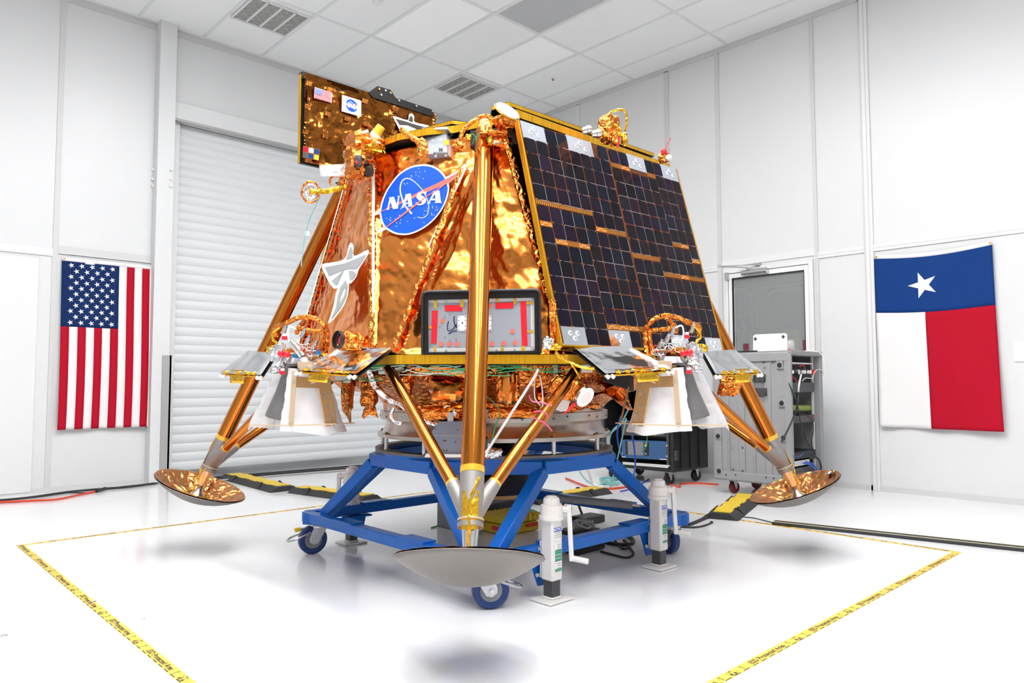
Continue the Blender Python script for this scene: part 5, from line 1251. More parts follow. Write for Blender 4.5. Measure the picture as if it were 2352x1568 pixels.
# ---- clutter on the upper deck
# tilted white disc antenna at the front corner
da = lump('antenna_mount', at(1158, 281, 3.36), (.045, .045, .03), 'foil_crumple', 81, .35)
nd = (UF * .58 + UR * .50 + ZV * .64).normalized(); c = at(1166, 254, 3.33)
MB().lathe([(.0, .004), (.057, .004), (.060, 0), (.057, -.006), (0, -.006)], c, nd, 40).build('antenna_disc', 'print_white', da, smooth=40)
MB().lathe([(.064, -.010), (.067, -.006), (.064, -.002), (.061, -.006)], c, nd, 40, close=True).build('antenna_ring', 'kapton', da)
MB().cyl(c - nd * .008, c - nd * .06, .012, n=10).build('antenna_stem', 'kapton', da)
MB().tube(spline([at(x, y, 3.34) for x, y in ((1058, 322), (1062, 305), (1078, 285), (1100, 270), (1118, 266), (1130, 272), (1135, 280))], 6), .010, 8).jitter(.003, 60).build('foil_hose', 'foil_crumple', ld)
MB().tube(spline([at(x, y, 3.36) for x, y in ((920, 296), (935, 308), (955, 322), (968, 334))], 6), .012, 8).jitter(.005, 60).build('foil_hose', 'foil_crumple', ld)
fbox(955, 318, 985, 362, 3.45, .02, 'foil_crumple', 83, .5); fbox(1040, 325, 1066, 350, 3.42, .03, 'foil_crumple', 84, .5); fbox(1098, 300, 1170, 318, 3.38, .04, 'foil_crumple', 85, .4)
fbox(1068, 308, 1082, 325, 3.36, .02, 'kapton', 86, .4); fbox(1120, 312, 1132, 335, 3.36, .02, 'kapton', 87, .4)
wire('wire', [at(1078, 312, 3.34), at(1086, 308, 3.33), at(1094, 316, 3.33), at(1100, 306, 3.33)], .002, 'green', ld); wire('wire', [at(1086, 330, 3.33), at(1090, 318, 3.33), at(1096, 322, 3.33)], .002, 'green', ld); wire('wire', [at(1122, 328, 3.35), at(1118, 316, 3.35)], .002, 'green', ld)
fbox(1105, 320, 1180, 345, 3.50, .06, 'foil_smooth', 88, .3)
MB().prism([at(x, y, 3.50) for x, y in ((1080, 300), (1170, 290), (1200, 330), (1080, 335))], CAMF * .1).build('corner_fitting', 'dark', ld, fix=True)
# foil wrapped sensor with loops on the right side of the deck
lp = lump('sensor_head', at(1398, 296, 3.66), (.05, .05, .075), 'foil_crumple', 91, .3)
fbox(1402, 300, 1420, 335, 3.62, .03, 'foil_crumple', 92, .35).parent = lp
MB().tube(spline([at(x, y, 3.64) for x, y in ((1394, 270), (1404, 258), (1422, 252), (1436, 256), (1440, 275), (1436, 300))], 6), .006, 7).jitter(.003, 70).build('sensor_loop', 'kapton', lp)
MB().tube(spline([at(x, y, 3.62) for x, y in ((1404, 284), (1418, 290), (1426, 300), (1420, 310), (1432, 312), (1440, 325), (1432, 336))], 6), .006, 7).jitter(.004, 70).build('sensor_loop', 'kapton', lp)
MB().prism([at(x, y, 3.60) for x, y in ((1418, 318), (1424, 314), (1421, 338), (1416, 340))], CAMF * .004).build('red_tag', 'red_cap', lp, fix=True)
fbox(1426, 305, 1440, 330, 3.62, .02, 'kapton', 93, .5).parent = lp
def knob(x, y, d_, ax):
    p = at(x, y, d_); return MB().lathe([(.0, 0), (.016, 0), (.018, .01), (.018, .022), (.020, .024), (.020, .034), (.016, .044), (.008, .050), (0, .051)], p, ax, 18).build('cap_knob', 'steel', ld)
knob(1338, 302, 3.55, CAMR + ZV * .35); knob(1360, 309, 3.56, CAMR + ZV * .2)
# small foil sensor at the far right corner
lq = lump('sensor_stub', at(1525, 362, 4.0), (.03, .03, .032), 'foil_crumple', 95, .4)
MB().ball(at(1536, 362, 3.97), .018, 10, 6).build('sensor_cap', 'print_white', lq); wire('red_ribbon', [at(1528, 345, 3.98), at(1532, 332, 3.98), at(1540, 318, 3.98)], .003, 'red_cap', lq)
fbox(1518, 342, 1532, 356, 3.98, .02, 'red', 96, .4).parent = lq
# cluster at the left end of the deck
cl_ = lump('instrument_cluster', at(838, 330, 3.78), (.10, .09, .055), 'foil', 101, .35)
lump('foil_wrap', at(826, 365, 3.7), (.075, .07, .06), 'foil', 102, .4, parent=cl_); lump('foil_wrap', at(818, 390, 3.68), (.05, .05, .05), 'foil_crumple', 103, .4, parent=cl_); lump('foil_wrap', at(860, 345, 3.66), (.06, .05, .025), 'kapton', 104, .5, parent=cl_)
p, q = at(862, 310, 3.68), at(876, 290, 3.68)
MB().cyl(p, q, .026, .022, n=18).build('yellow_cover', 'yellow', cl_, bevel=.004); MB().ball(p, .027, 12, 8).build('white_plug', 'white_cloth', cl_)
for x, y in ((790, 352), (806, 346)):
    pp = at(x, y, 3.72); MB().lathe([(0, -.005), (.012, 0), (.014, .012), (.012, .022), (.017, .026), (.017, .05)], pp, CAMR - ZV * .1, 16).build('cap_knob', 'steel', cl_)
fbox(815, 355, 832, 385, 3.62, .02, 'panel_dark', 105, .2).parent = cl_
MB().cyl(at(818, 375, 3.6), at(822, 372, 3.6), .010, n=10).build('red_port', 'red', cl_)
wire('wire', [at(850, 288, 3.7), at(858, 298, 3.7)], .0025, 'red', cl_)
MB().beam(at(832, 306, 3.7), at(846, 301, 3.7), .02, .012).build('white_tab', 'print_white', cl_)
fbox(828, 378, 858, 405, 3.70, .04, 'dark', 106, .2).parent = cl_
# clear bag, hose ring and loose cable by the left leg
bg_ = MB().grid(lambda u, v: at(733 + 62 * u + 3 * v, 380 + 25 * v - 4 * u * (1 - v), 3.72 + .03 * math.sin(PI * u) * math.cos(PI * v)), 12, 8).build('clear_bag', 'clear_film', ld, smooth=60, solid=.002, label='clear plastic bag hanging at the left end of the upper deck')
lump('wadding', at(775, 390, 3.73), (.035, .03, .025), 'white_cloth', 107, .3, parent=bg_)
cr_ = MB().tube([at(713 + 20 * math.cos(a), 441 + 24 * math.sin(a), 3.85 + .015 * math.cos(a)) for a in [2 * PI * k / 24 for k in range(24)]], .006, 7, closed=True).jitter(.003, 70).build('cable_coil', 'foil_crumple', ld)
MB().tube([at(715 + 13 * math.cos(a), 440 + 16 * math.sin(a), 3.85) for a in [2 * PI * k / 20 for k in range(20)]], .005, 6, closed=True).jitter(.003, 70).build('coil_turn', 'silver_foil', cr_)
for k in range(6):
    a = k * 1.05; MB().tube([at(714, 440, 3.85), at(713 + 19 * math.cos(a), 441 + 23 * math.sin(a), 3.85)], .004, 5).build('coil_spoke', 'silver_foil', cr_)
MB().tube(spline([at(x, y, 3.8) for x, y in ((712, 440), (735, 440), (755, 438), (780, 432), (795, 425))], 6), .015, 8).jitter(.006, 50).build('kapton_arm', 'kapton', cr_, smooth=22)
MB().tube(spline([at(x, y, 3.76) for x, y in ((762, 428), (758, 415), (765, 405), (785, 404), (792, 412), (786, 426))], 6), .006, 7).jitter(.003, 60).build('foil_hose', 'foil_crumple', ld)
wire('white_cable', [at(735, 450, 3.84), at(722, 480, 3.84), at(708, 510, 3.84), at(699, 550, 3.84), at(694, 585, 3.84), at(692, 612, 3.84)], .0028, 'teal', ld)
MB().prism([at(x, y, 3.84) for x, y in ((700, 531), (711, 531), (711, 541), (700, 541))], CAMF * .001).build('cable_tag', 'print_white', ld, fix=True)
# ================================================================== equipment along the right wall
def wheel_set(par, pts, r_, mt='dark'):
    for x, y in pts:
        cs = MB().box((x - .04, y - .04, 2 * r_ + .012), (x + .04, y + .04, 2 * r_ + .022)).build('caster', 'zinc', par)
        MB().lathe([(.0, -.016), (r_ * .4, -.018), (r_ * .9, -.016), (r_, -.010), (r_, .010), (r_ * .9, .016), (r_ * .4, .018), (0, .016)], (x + .02, y, r_), (0.35, 1, 0), 22).build('wheel', mt, cs)
        for s_ in (-1, 1): MB().prism([(x - .03, y + .022 * s_, 2 * r_ + .012), (x + .04, y + .022 * s_, 2 * r_ + .012), (x + .03, y + .022 * s_, r_ - .012), (x + .012, y + .022 * s_, r_ - .012)], (0, .003 * s_, 0)).build('fork', 'zinc', cs, fix=True)
# grey rack case
RX0, RX1, RY0, RY1, RZ0, RZ1 = 5.93, 6.535, 2.81, 3.56, .125, 1.272
rk = thing('rack_case', ((RX0 + RX1) / 2, (RY0 + RY1) / 2, 0), 'tall grey plastic rack case on casters, open side full of cables', 'rack case')
b = MB(); th = .035
b.box((RX0, RY0, RZ0), (RX0 + th, RY1, RZ1)).box((RX1 - th, RY0, RZ0), (RX1, RY1, RZ1)).box((RX0 + th, RY1 - th, RZ0), (RX1 - th, RY1, RZ1)).box((RX0 + th, RY0, RZ0), (RX1 - th, RY1 - th, RZ0 + th)).box((RX0 + th, RY0, RZ1 - th), (RX1 - th, RY1 - th, RZ1))
b.build('shell', 'case_grey', rk, bevel=.008)
def rfp(x, y, l=0.0): return onax(x, y, 0, RX0 - l)
for y0, y1 in ((2.845, 2.87), (2.99, 3.05), (3.14, 3.16), (3.24, 3.30), (3.39, 3.41), (3.47, 3.53)):
    MB().box((RX0 - .010, y0, RZ0 + .02), (RX0 + .002, y1, RZ1 - .10)).build('rib', 'case_grey', rk, bevel=.004)
for z in (RZ1 - .085, RZ0 + .01):
    MB().box((RX0 - .014, RY0 + .01, z), (RX0 + .002, RY1 - .01, z + .075)).build('edge_band', 'case_grey', rk, bevel=.006)
MB().box((RX0 - .012, RY0 - .004, RZ0 + .02), (RX0 + .004, RY0 + .055, RZ1 - .02)).build('edge_band', 'case_grey', rk, bevel=.005)
MB().box((RX1 - .004, RY0 - .006, RZ0), (RX1 + .012, RY0 + .05, RZ1)).box((RX0, RY0 - .008, RZ1 - .03), (RX1 + .012, RY0 + .02, RZ1 + .006)).build('edge_band', 'case_grey', rk, bevel=.005)
for x, y in ((1791, 838), (1796, 925), (1800, 1005), (1650, 1001), (1652, 1081), (1801, 1088)):
    p = rfp(x, y, .012); o = MB().box((p.x - .004, p.y - .03, p.z - .035), (p.x + .004, p.y + .03, p.z + .035)).build('latch', 'case_grey', rk, bevel=.004)
    MB().box((p.x - .014, p.y - .018, p.z - .012), (p.x - .003, p.y + .018, p.z + .012)).box((p.x - .016, p.y - .008, p.z - .02), (p.x - .003, p.y + .008, p.z + .02)).build('latch_lever', 'dark', o, bevel=.003)
for x, y in ((1745, 868), (1748, 900)):
    p = rfp(x, y, .012); o = MB().box((p.x - .004, p.y - .055, p.z - .035), (p.x + .002, p.y + .055, p.z + .035)).build('handle', 'panel_dark', rk, bevel=.004)
    MB().tube([(p.x - .004, p.y - .05, p.z + .03), (p.x - .03, p.y - .05, p.z - .03), (p.x - .03, p.y + .05, p.z - .03), (p.x - .004, p.y + .05, p.z + .03)], .007, 7).build('grip', 'dark', o)
for x, y in ((1754, 831), (1774, 831), (1757, 844), (1757, 1047), (1706, 1028), (1683, 1028), (1684, 1078), (1706, 1081), (1668, 1090), (1690, 1090), (1760, 1096), (1778, 1098)):
    p = rfp(x, y, .010); MB().cyl(p, p - V((.005, 0, 0)), .009, n=10).build('rivet', 'steel' if x % 2 else 'panel_dark', rk)
MB().box((RX0 + .04, RY1 - .05, RZ0 + .04), (RX1 - .04, RY1 - .04, RZ1 - .04)).build('inner_back', 'panel_dark', rk)
MB().box((RX0 + .036, RY0 + .05, RZ0 + .04), (RX0 + .05, RY1 - .06, RZ1 - .04)).build('inner_lining', 'dark', rk)
for x in (RX0 + .05, RX1 - .075): MB().box((x, RY0 + .05, RZ0 + .035), (x + .022, RY0 + .065, RZ1 - .035)).build('rack_rail', 'shelf_alu', rk)
yo = RY0 + .04
def rop(x, y, l=0.0): return onax(x, y, 1, yo - l)
def rbox(x0, y0, x1, y1, dp, mt, name, l=0.0, bev=.003):
    a, c = rop(x0, y0, l), rop(x1, y1, l)
    return MB().box((min(a.x, c.x), yo - l, min(a.z, c.z)), (max(a.x, c.x), yo - l + dp, max(a.z, c.z))).build(name, mt, rk, bevel=bev)
rbox(1809, 831, 1868, 837, .25, 'shelf_alu', 'shelf_bar'); mf = rbox(1809, 850, 1869, 859, .03, 'panel_dark', 'manifold'); rbox(1810, 878, 1870, 900, .04, 'panel_dark', 'blank_panel'); rbox(1813, 956, 1871, 968, .3, 'panel_dark', 'shelf')
rbox(1817, 1040, 1874, 1052, .3, 'dark', 'power_unit'); rbox(1818, 1056, 1860, 1070, .25, 'shelf_alu', 'network_switch'); rbox(1818, 1072, 1870, 1095, .25, 'panel_dark', 'lower_unit')
for x, mt, r_ in ((1814, 'print_white', .016), (1828, 'steel', .022), (1842, 'print_white', .016), (1855, 'print_white', .016), (1864, 'red', .020)):
    p = rop(x, 854, .01); MB().cyl(p, p - V((0, .03, 0)), r_, n=12).build('valve_knob', mt, rk)
a, c = rop(1813, 904), rop(1846, 940); MB().box((a.x, yo + .10, c.z), (c.x, yo + .3, a.z)).build('green_box', 'lime', rk, bevel=.01)
p, q = rop(1813, 937), rop(1869, 937); MB().cyl(p + V((0, .05, 0)), q + V((0, .05, 0)), .028, n=20).build('green_cylinder', 'lime', rk)
a, c = rop(1812, 864), rop(1830, 876); MB().box((a.x, yo + .10, c.z), (c.x + .03, yo + .3, a.z)).build('green_box', 'lime', rk, bevel=.01)
for pts, r_, mt in (([(1840, 860), (1835, 885), (1834, 900)], .011, 'white'), ([(1834, 900), (1832, 925), (1828, 945), (1815, 975), (1803, 1000), (1794, 1015)], .010, 'rubber'), ([(1812, 880), (1820, 900), (1828, 920), (1834, 940), (1840, 975), (1848, 1000), (1862, 1030)], .006, 'rubber'), ([(1840, 950), (1862, 960), (1868, 985), (1864, 1015), (1868, 1035)], .006, 'rubber'), ([(1838, 990), (1846, 1010), (1860, 1025), (1868, 1048)], .006, 'rubber'), ([(1812, 878), (1820, 895), (1826, 912)], .004, 'green'), ([(1818, 1047), (1835, 1048), (1846, 1040), (1850, 1037)], .004, 'blue_wire'), ([(1845, 1063), (1862, 1068), (1872, 1080), (1868, 1095)], .010, 'blue_wire'), ([(1850, 1060), (1868, 1066), (1878, 1082)], .008, 'blue_wire'), ([(1862, 1045), (1878, 1052), (1886, 1070), (1884, 1090)], .010, 'rubber'), ([(1842, 876), (1850, 868), (1866, 868), (1870, 855), (1880, 848), (1890, 852), (1890, 862)], .004, 'white'), ([(1868, 956), (1876, 955), (1882, 952)], .004, 'red'), ([(1818, 862), (1826, 870), (1832, 878)], .004, 'red'), ([(1836, 842), (1845, 838), (1850, 848)], .004, 'red')):
    wire('cable', [rop(x, y, .035 + .02 * (i % 2)) for i, (x, y) in enumerate(pts)], r_ * .75, mt, rk)
wheel_set(rk, [(RX0 + .09, RY1 - .14), (RX1 - .1, RY1 - .14), (RX0 + .09, RY0 + .14), (RX1 - .1, RY0 + .14)], .055, 'maroon')
# things on top of the rack
pw_ = thing('white_board', (6.12, 3.08, RZ1), 'white rounded panel with black corner pads standing on the grey rack case', 'panel')
q = [onax(x, y, 0, 6.12) for x, y in ((1730, 771), (1734, 768), (1803, 765), (1807, 768), (1808, 806), (1729, 808))]
q[4].z = q[5].z = RZ1 + .012
MB().prism(q, (.012, 0, 0)).build('board', 'white_glossy', pw_, fix=True, bevel=.002)
for x, y in ((1735, 778), (1799, 773)):
    p = onax(x, y, 0, 6.118); MB().prism([p + V((0, a, c)) for a, c in ((-.016, 0), (0, -.018), (.016, 0), (0, .018))], (-.003, 0, 0)).build('corner_pad', 'panel_dark', pw_, fix=True)
MB().box((6.11, 2.95, RZ1 + .003), (6.20, 3.22, RZ1 + .012)).build('board_foot', 'panel_dark', pw_)
jp = onax(1835, 806, 1, 3.0); jp = V((6.40, 3.03, RZ1 + .002))
jr = thing('plastic_jar', jp, 'small clear plastic jar with black and yellow base on the rack case', 'jar')
MB().lathe([(.0, .002), (.042, .002), (.042, .018), (0.0, .020)], jp, n=24).build('base', 'dark', jr); MB().lathe([(.0425, .004), (.043, .010), (.0425, .016)], jp, n=24).build('yellow_band', 'yellow', jr)
MB().lathe([(.037, .018), (.037, .075), (.033, .082), (.033, .118), (.0, .120)], jp, n=24).build('jar_body', 'clear_film', jr, solid=.002)
tag(wire('loose_cable', [(6.28, 2.98, RZ1 + .012), (6.30, 3.02, RZ1 + .03), (6.33, 2.98, RZ1 + .012), (6.36, 3.02, RZ1 + .035), (6.37, 2.98, RZ1 + .012)], .004, 'red'), 'short red cord lying on the grey rack case', 'cord')
tag(wire('loose_cable', [(5.98, 3.50, RZ1 + .012), (6.02, 3.40, RZ1 + .012), (6.0, 3.30, RZ1 + .012), (6.05, 3.18, RZ1 + .014), (6.10, 3.26, RZ1 + .012), (6.03, 3.38, RZ1 + .013)], .007, 'rubber'), 'black cord heaped on the rear top of the grey rack case', 'cord')
wr_ = wire('loose_cable', [(6.42, 2.92, RZ1 + .014), (6.46, 2.84, RZ1 + .014), (6.50, 2.785, RZ1 - .02), (6.515, 2.775, RZ1 - .10), (6.52, 2.775, RZ1 - .20), (6.54, 2.775, RZ1 - .24)], .005, 'white'); tag(wr_, 'white cord looping over the open edge of the grey rack case', 'cord')
for y0, y1, z0, z1 in ((3.83, 3.89, 1.27, 1.42), (3.175, 3.24, 1.27, 1.43)):
    o = MB().box((XW - .006, y0, z0), (XW - .001, y1, z1)).build('maroon_panel', 'maroon', d2)  # flat maroon rectangles on the door
# black rack case with blue instrument
BX, BY0, BY1, BX1, BZ0, BZ1 = 5.97, 4.02, 4.95, 6.60, .135, .98
bc = thing('instrument_case', (6.28, 4.5, 0), 'black wheeled instrument case holding a blue chassis', 'rack case')
b = MB(); th = .05
b.box((BX, BY0, BZ0), (BX1, BY0 + th, BZ1)).box((BX, BY1 - th, BZ0), (BX1, BY1, BZ1)).box((BX, BY0 + th, BZ0), (BX1, BY1 - th, BZ0 + th)).box((BX, BY0 + th, BZ1 - th), (BX1, BY1 - th, BZ1)).box((BX1 - .03, BY0 + th, BZ0 + th), (BX1, BY1 - th, BZ1 - th))
b.build('shell', 'case_black', bc, bevel=.02)
for x0, x1 in ((6.10, 6.18), (6.26, 6.34), (6.42, 6.52)): MB().box((x0, BY0 - .014, BZ0 + .03), (x1, BY0 + .002, BZ1 - .03)).build('rib', 'case_black', bc, bevel=.006)
for z in (.25, .52): MB().box((BX + .015, BY0 - .02, z), (BX + .06, BY0 + .004, z + .10)).build('latch', 'panel_dark', bc, bevel=.006)
MB().box((BX - .004, BY0 + .05, BZ0 + .05), (BX + .02, BY0 + .075, BZ1 - .05)).box((BX - .004, BY1 - .075, BZ0 + .05), (BX + .02, BY1 - .05, BZ1 - .05)).build('rack_rail', 'panel_dark', bc)
def bp(x, y, l=0.0): return onax(1380 + x / 7.84, 940 + y / 7.84, 0, BX + .02 - l)
def bplate(pts, mt, name, l, th=.004, par=None): return MB().prism([bp(x, y, l) for x, y in pts], (th, 0, 0)).build(name, mt, par or bc, fix=True)
ch = bplate([(375, 545), (1218, 580), (1215, 915), (375, 868)], 'instrument_blue', 'blue_chassis', .02, .25)
bplate([(480, 572), (760, 582), (765, 828), (490, 812)], 'screen_grey', 'screen', .022, .004, ch); bplate([(790, 585), (865, 590), (865, 832), (785, 826)], 'dark', 'control_strip', .022, .004, ch)
bplate([(440, 568), (478, 574), (488, 812), (450, 808)], 'dark', 'side_slot', .021, .003, ch); bplate([(380, 846), (447, 852), (447, 862), (380, 856)], 'print_white', 'name_strip', .022, .003, ch); bplate([(1060, 888), (1185, 896), (1185, 910), (1060, 902)], 'print_white', 'name_strip', .022, .003, ch)
for x, y, mt in ((822, 600, 'steel'), (826, 634, 'led_red'), (806, 650, 'led_green'), (816, 796, 'steel'), (392, 795, 'steel'), (1195, 650, 'steel'), (1195, 845, 'steel')):
    p = bp(x, y, .026); MB().cyl(p, p - V((.006, 0, 0)), .010 if mt == 'steel' else .007, n=12).build('indicator', mt, ch)
bplate([(390, 945), (1240, 1005), (1200, 1055), (400, 990)], 'shelf_alu', 'shelf', .03, .02)
um = bplate([(375, 200), (1165, 240), (1170, 495), (375, 460)], 'panel_dark', 'upper_module', .0, .25)
bplate([(840, 418), (1000, 424), (1000, 466), (840, 460)], 'yellow', 'warning_label', .004, .003, um)
b = MB()
for k in range(5):
    for j in range(2): p = bp(1025 + k * 26, 432 + j * 22, .004); b.box((p.x - .003, p.y - .006, p.z - .004), (p.x, p.y + .006, p.z + .004))
b.build('key_row', 'screen_grey', um, kind='stuff')
wheel_set(bc, [(BX + .08, BY0 + .12), (BX1 - .10, BY0 + .10), (BX + .08, BY1 - .12), (BX1 - .1, BY1 - .12)], .058)
pp = [bp(x, y, .25) for x, y in ((500, 20), (430, 120), (330, 250), (250, 370), (150, 470), (60, 560))]
for i, (pts, mt, r_, lab) in enumerate((
    ([at(1443, 940, 5.6), at(1425, 975, 5.7), at(1408, 990, 5.8), at(1392, 1008, 5.9)], 'teal', .006, 'pale teal cable sloping from the lander toward the stand'),
    ([at(1440, 965, 5.6), at(1410, 985, 5.6), at(1400, 1010, 5.6), at(1404, 1030, 5.6), at(1416, 1060, 5.7)], 'teal', .006, 'pale teal cable curving beside the blue top frame'),
    ([at(1438, 960, 5.5), at(1430, 1000, 5.5), at(1420, 1045, 5.5), at(1412, 1080, 5.6), at(1402, 1118, 5.9)], 'teal', .006, 'pale teal cable hanging straight past the blue chassis'),
    ([at(1426, 955, 5.5), at(1418, 990, 5.5), at(1420, 1020, 5.5), at(1428, 1046, 5.6)], 'blue_wire', .007, 'blue cable curving left of the blue chassis'),
    ([at(1452, 1000, 5.5), at(1457, 1030, 5.5), at(1459, 1065, 5.5), at(1456, 1090, 5.6)], 'blue_wire', .007, 'blue cable hanging in front of the blue chassis'),
    ([at(1486, 996, 5.6), at(1486, 1012, 5.6), at(1484, 1025, 5.6), at(1474, 1038, 5.6)], 'green', .004, ''))):
    if not lab: wire('signal_wire', pts, r_, mt, bc); continue
    tag(wire('hanging_cable', pts, r_, mt), lab, 'cable', 'cables hanging by the black case')

# ------------------------------------------------------------------ floor cables
def fpt(x, y, z=.008): return onax(x, y, 2, z)
def fcable(name, pts, r_, mt, label, grp='cables on the floor'):
    return tag(wire(name, [fpt(x, y, r_ + .001) for x, y in pts], r_, mt), label, 'cable', grp)
fcable('floor_cable', [(-20, 1150), (60, 1143), (130, 1133), (170, 1128), (236, 1122), (300, 1117), (370, 1108), (480, 1100)], .011, 'rubber', 'black cable along the foot of the left wall')
fcable('floor_cable', [(-20, 1154), (60, 1150), (130, 1146), (180, 1136), (225, 1127)], .009, 'orange_wire', 'red cable along the foot of the left wall')
fcable('floor_cable', [(90, 1138), (150, 1131), (200, 1131), (250, 1121), (330, 1112)], .006, 'rubber', 'thin black cable twisted beside the red one at the left wall')
tag(MB().cyl(fpt(222, 1127, .016), fpt(242, 1121, .016), .014, n=10).build('cable_plug', 'dark'), 'black plug joining the red and black cables at the left wall', 'plug')
for i, (y0, mt, lab) in enumerate(((1096, 'rubber', 'black cable along the roll-up door sill, nearest the door'), (1100, 'rubber', 'second black cable along the roll-up door sill'), (1104, 'grey_wire', 'grey cable along the roll-up door sill, furthest from the door'))):
    fcable('floor_cable', [(490, y0), (600, y0 - 9), (720, y0 - 19), (850, y0 - 29)], .010, mt, lab)
fcable('floor_cable', [(1300, 1098), (1330, 1110), (1360, 1120), (1395, 1122), (1440, 1118)], .010, 'orange_wire', 'orange cable on the floor behind the blue stand')
fcable('floor_cable', [(1516, 1105), (1540, 1112), (1561, 1118), (1563, 1111), (1600, 1109), (1650, 1112)], .008, 'orange_wire', 'orange cable on the floor under the black case')
fcable('floor_cable', [(1330, 1080), (1350, 1105), (1380, 1112), (1420, 1100), (1440, 1095)], .006, 'teal', 'pale teal cable looping on the floor behind the stand')
g = random.Random(9)
pts = []
c0 = fpt(1420, 1107)
for k in range(64): pts.append(c0 + V((math.cos(k * .55) * (.16 + .05 * g.random()), math.sin(k * .55) * (.16 + .05 * g.random()), .005 + .03 * g.random())))
tag(MB().tube(spline(pts, 3), .006, 5).build('cable_coil', 'teal'), 'coil of pale teal cable on the floor by the black case', 'cable coil')
fcable('floor_cable', [(1425, 1128), (1450, 1122), (1470, 1112), (1490, 1100)], .007, 'blue_wire', 'blue cable curving on the floor by the black case')
tag(wire('floor_cable', [fpt(1345, 1075, .30), fpt(1352, 1085, .16), fpt(1362, 1110, .02), fpt(1385, 1118, .012)], .012, 'print_white'), 'white spiral wrapped cable dropping to the floor', 'cable', 'cables on the floor')
fcable('floor_cable', [(1543, 1205), (1580, 1204), (1612, 1192), (1640, 1180)], .011, 'rubber', 'thick black cable entering the right ramp')
fcable('floor_cable', [(1540, 1208), (1600, 1210), (1635, 1200), (1632, 1198)], .006, 'rubber', 'thin black cable looping by the right ramp end')
fcable('floor_cable', [(1378, 1230), (1420, 1226), (1450, 1235), (1452, 1248), (1420, 1250), (1390, 1245)], .011, 'rubber', 'thick black cable loop under the right of the stand')
fcable('floor_cable', [(1400, 1220), (1412, 1240), (1432, 1260), (1445, 1250), (1432, 1240)], .007, 'rubber', 'black cable bent sharply under the right of the stand')
fcable('floor_cable', [(1380, 1266), (1410, 1274), (1440, 1280), (1455, 1270), (1440, 1250), (1436, 1240)], .007, 'rubber', 'black cable trailing from the black box under the stand')
fcable('floor_cable', [(1555, 1215), (1550, 1228), (1560, 1235)], .006, 'rubber', 'short black cable end behind the right jack')
fcable('floor_cable', [(1140, 1150), (1180, 1165), (1220, 1170), (1240, 1178)], .006, 'green', 'dark green cable on the floor beneath the engine bell')
fcable('floor_cable', [(990, 1212), (1020, 1203), (1060, 1196)], .005, 'green', 'thin green wire crossing the floor left of the front foot')
fcable('floor_cable', [(1700, 1186), (1730, 1189), (1760, 1196), (1790, 1204)], .004, 'rubber', 'thin black wire between the right ramp and the floor strip')

# ------------------------------------------------------------------ cable ramps
def ramp(p, q, width, label, seg_notch=True):
    p, q = V(p), V(q); d = (q - p).normalized(); s_ = d.cross(ZV); L = (q - p).length; h = .052
    t = thing('cable_ramp', (p + q) / 2, label, 'cable ramp', 'cable ramps')
    pr = [(-width / 2, 0.001), (-width * .27, h - .008), (-width * .20, h - .006), (width * .20, h - .006), (width * .27, h - .008), (width / 2, 0.001)]
    vs = [p + s_ * a + ZV * z for a, z in pr] + [q + s_ * a + ZV * z for a, z in pr]; n = len(pr)
    MB().add(vs, [(i, i + 1, n + i + 1, n + i) for i in range(n - 1)] + [tuple(range(n))[::-1], tuple(range(n, 2 * n)), (0, n, 2 * n - 1, n - 1)]).build('ramp_body', 'rubber', t, fix=True, bevel=.003)
    k = 8; a_, c_ = [], []
    for i in range(k):
        for e in (0, 1):
            x = L * (.04 + .92 * (i + e) / k); w1 = width * (.21 if i % 2 else .26); a_.append(p + d * x + s_ * w1); c_.append(p + d * x - s_ * (width * (.26 if i % 2 else .21)))
    MB().prism([v + ZV * (h - .006) for v in a_ + c_[::-1]], ZV * .005).build('ramp_lid', 'yellow', t, fix=True)
    for x in (.25, .75):
        for sg in (-1, 1):
            c = p + d * (L * x) + s_ * (sg * width * .39) + ZV * (h * .47)
            MB().obox(c, d * .022, (s_ * sg * .030 - ZV * .028), ZV * .008).build('hand_slot', 'dark', t)
ramp((3.20, 7.72, 0), (3.15, 6.38, 0), .30, 'yellow and black cable ramp against the roll-up door'); ramp((3.25, 6.30, 0), (3.42, 5.35, 0), .28, 'yellow and black cable ramp running behind the left end of the stand')
ramp((4.80, 2.84, 0), (5.82, 3.17, 0), .27, 'yellow and black cable ramp under the right footpad'); ramp((4.30, 4.33, 0), (5.22, 4.30, 0), .28, 'yellow and black cable ramp behind the engine bell')
fs = thing('floor_strip', (5.0, 1.5, 0), 'black floor cable strip with cream edge lines at the right', 'floor strip')
a, c = V((4.93, 2.49, 0)), V((5.42, .05, 0)); d_ = (c - a).normalized(); s_ = d_.cross(ZV)
MB().beam(a + ZV * .011, c + ZV * .011, .085, .020).build('strip_body', 'rubber', fs, bevel=.004)
MB().beam(a - s_ * -.028 + ZV * .0215, c - s_ * -.028 + ZV * .0215, .011, .002).build('strip_line', 'cream', fs)
MB().beam(a - s_ * .040 + ZV * .0215, c - s_ * .040 + ZV * .0215, .004, .002).build('strip_line', 'cream', fs)

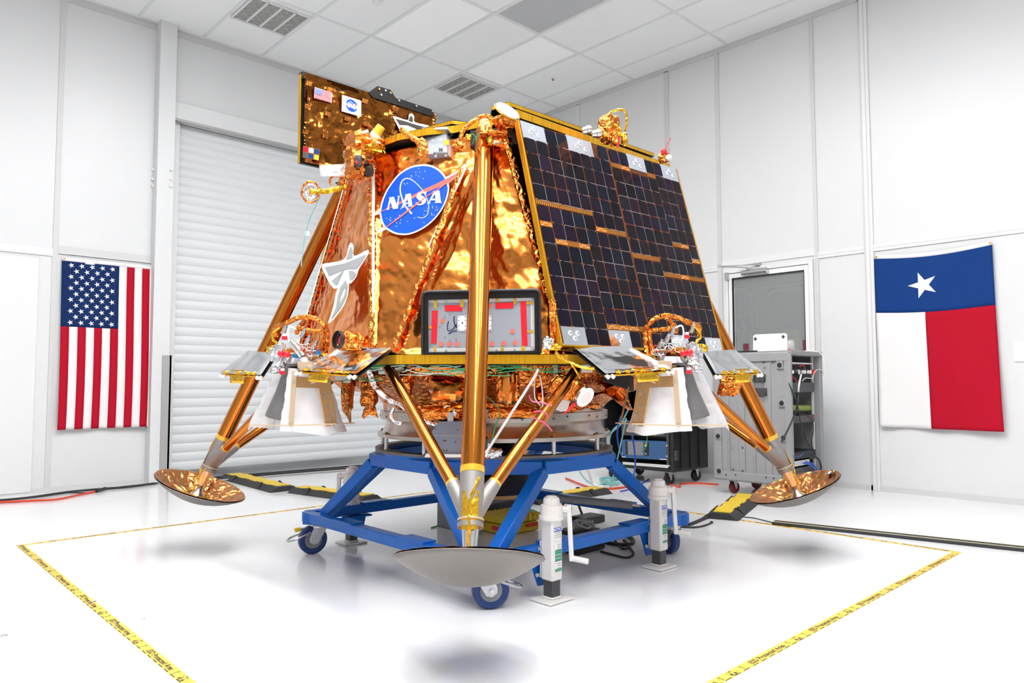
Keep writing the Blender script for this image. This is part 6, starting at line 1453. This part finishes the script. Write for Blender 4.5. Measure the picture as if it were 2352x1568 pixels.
# ------------------------------------------------------------------ gear under the stand
yc = thing('yellow_case', (3.42, 3.62, 0), 'small yellow hard case on the floor under the stand', 'case')
MB().box((3.27, 3.50, 0.002), (3.58, 3.74, .065)).build('case_base', 'case_yellow', yc, bevel=.012); MB().box((3.265, 3.495, .068), (3.585, 3.745, .125)).build('case_lid', 'case_yellow', yc, bevel=.014)
for k in range(6): MB().box((3.29 + .045 * k, 3.488, .075), (3.315 + .045 * k, 3.75, .129)).build('lid_rib', 'case_yellow', yc, bevel=.004)
MB().box((3.252, 3.52, .03), (3.266, 3.62, .055)).build('case_label', 'red', yc); MB().box((3.45, 3.482, .04), (3.55, 3.494, .058)).build('case_label', 'red', yc)
gv = thing('vented_box', (3.42, 3.95, 0), 'grey vented metal box behind the yellow case under the stand', 'box')
MB().box((3.15, 3.82, .002), (3.75, 4.08, .17)).build('box_shell', 'case_grey_dark', gv, bevel=.004)
for k in range(26): MB().box((3.17 + .022 * k, 3.815, .015), (3.181 + .022 * k, 3.822, .155)).build('vent_fin', 'panel_dark', gv, smooth=0)
bb = thing('black_box', (3.33, 2.93, 0), 'black plastic box on the floor under the right side of the stand', 'box')
MB().box((3.20, 2.82, .002), (3.46, 3.03, .10)).build('box_body', 'case_black', bb, bevel=.012); MB().box((3.22, 2.84, .10), (3.44, 3.01, .125)).build('box_top', 'case_black', bb, bevel=.01)
g = random.Random(21); cbn = thing('cable_bundle', (3.33, 2.86, .127), 'tangled bundle of grey cable lying on the black box', 'cable bundle')
for k in range(9):
    pts = []; cx_, cy_ = 3.33 + g.uniform(-.03, .03), 2.90 + g.uniform(-.03, .02)
    for j in range(9): pts.append((cx_ + g.uniform(.03, .075) * math.cos(j * .9 + k), cy_ + g.uniform(.02, .05) * math.sin(j * .9 + k), .135 + g.uniform(0, .05)))
    MB().tube(spline(pts, 4), .005, 5).build('cable_loop', 'grey_wire', cbn)
pb = thing('power_brick', (4.0, 3.45, 0), 'black power brick with a cord on the floor behind the stand', 'power supply')
MB().box((3.90, 3.36, .002), (4.12, 3.50, .055)).build('brick', 'case_black', pb, bevel=.008); wire('brick_cord', [(4.02, 3.49, .045), (4.02, 3.54, .13), (3.98, 3.56, .17), (3.90, 3.58, .12), (3.84, 3.60, .03)], .009, 'rubber', pb)
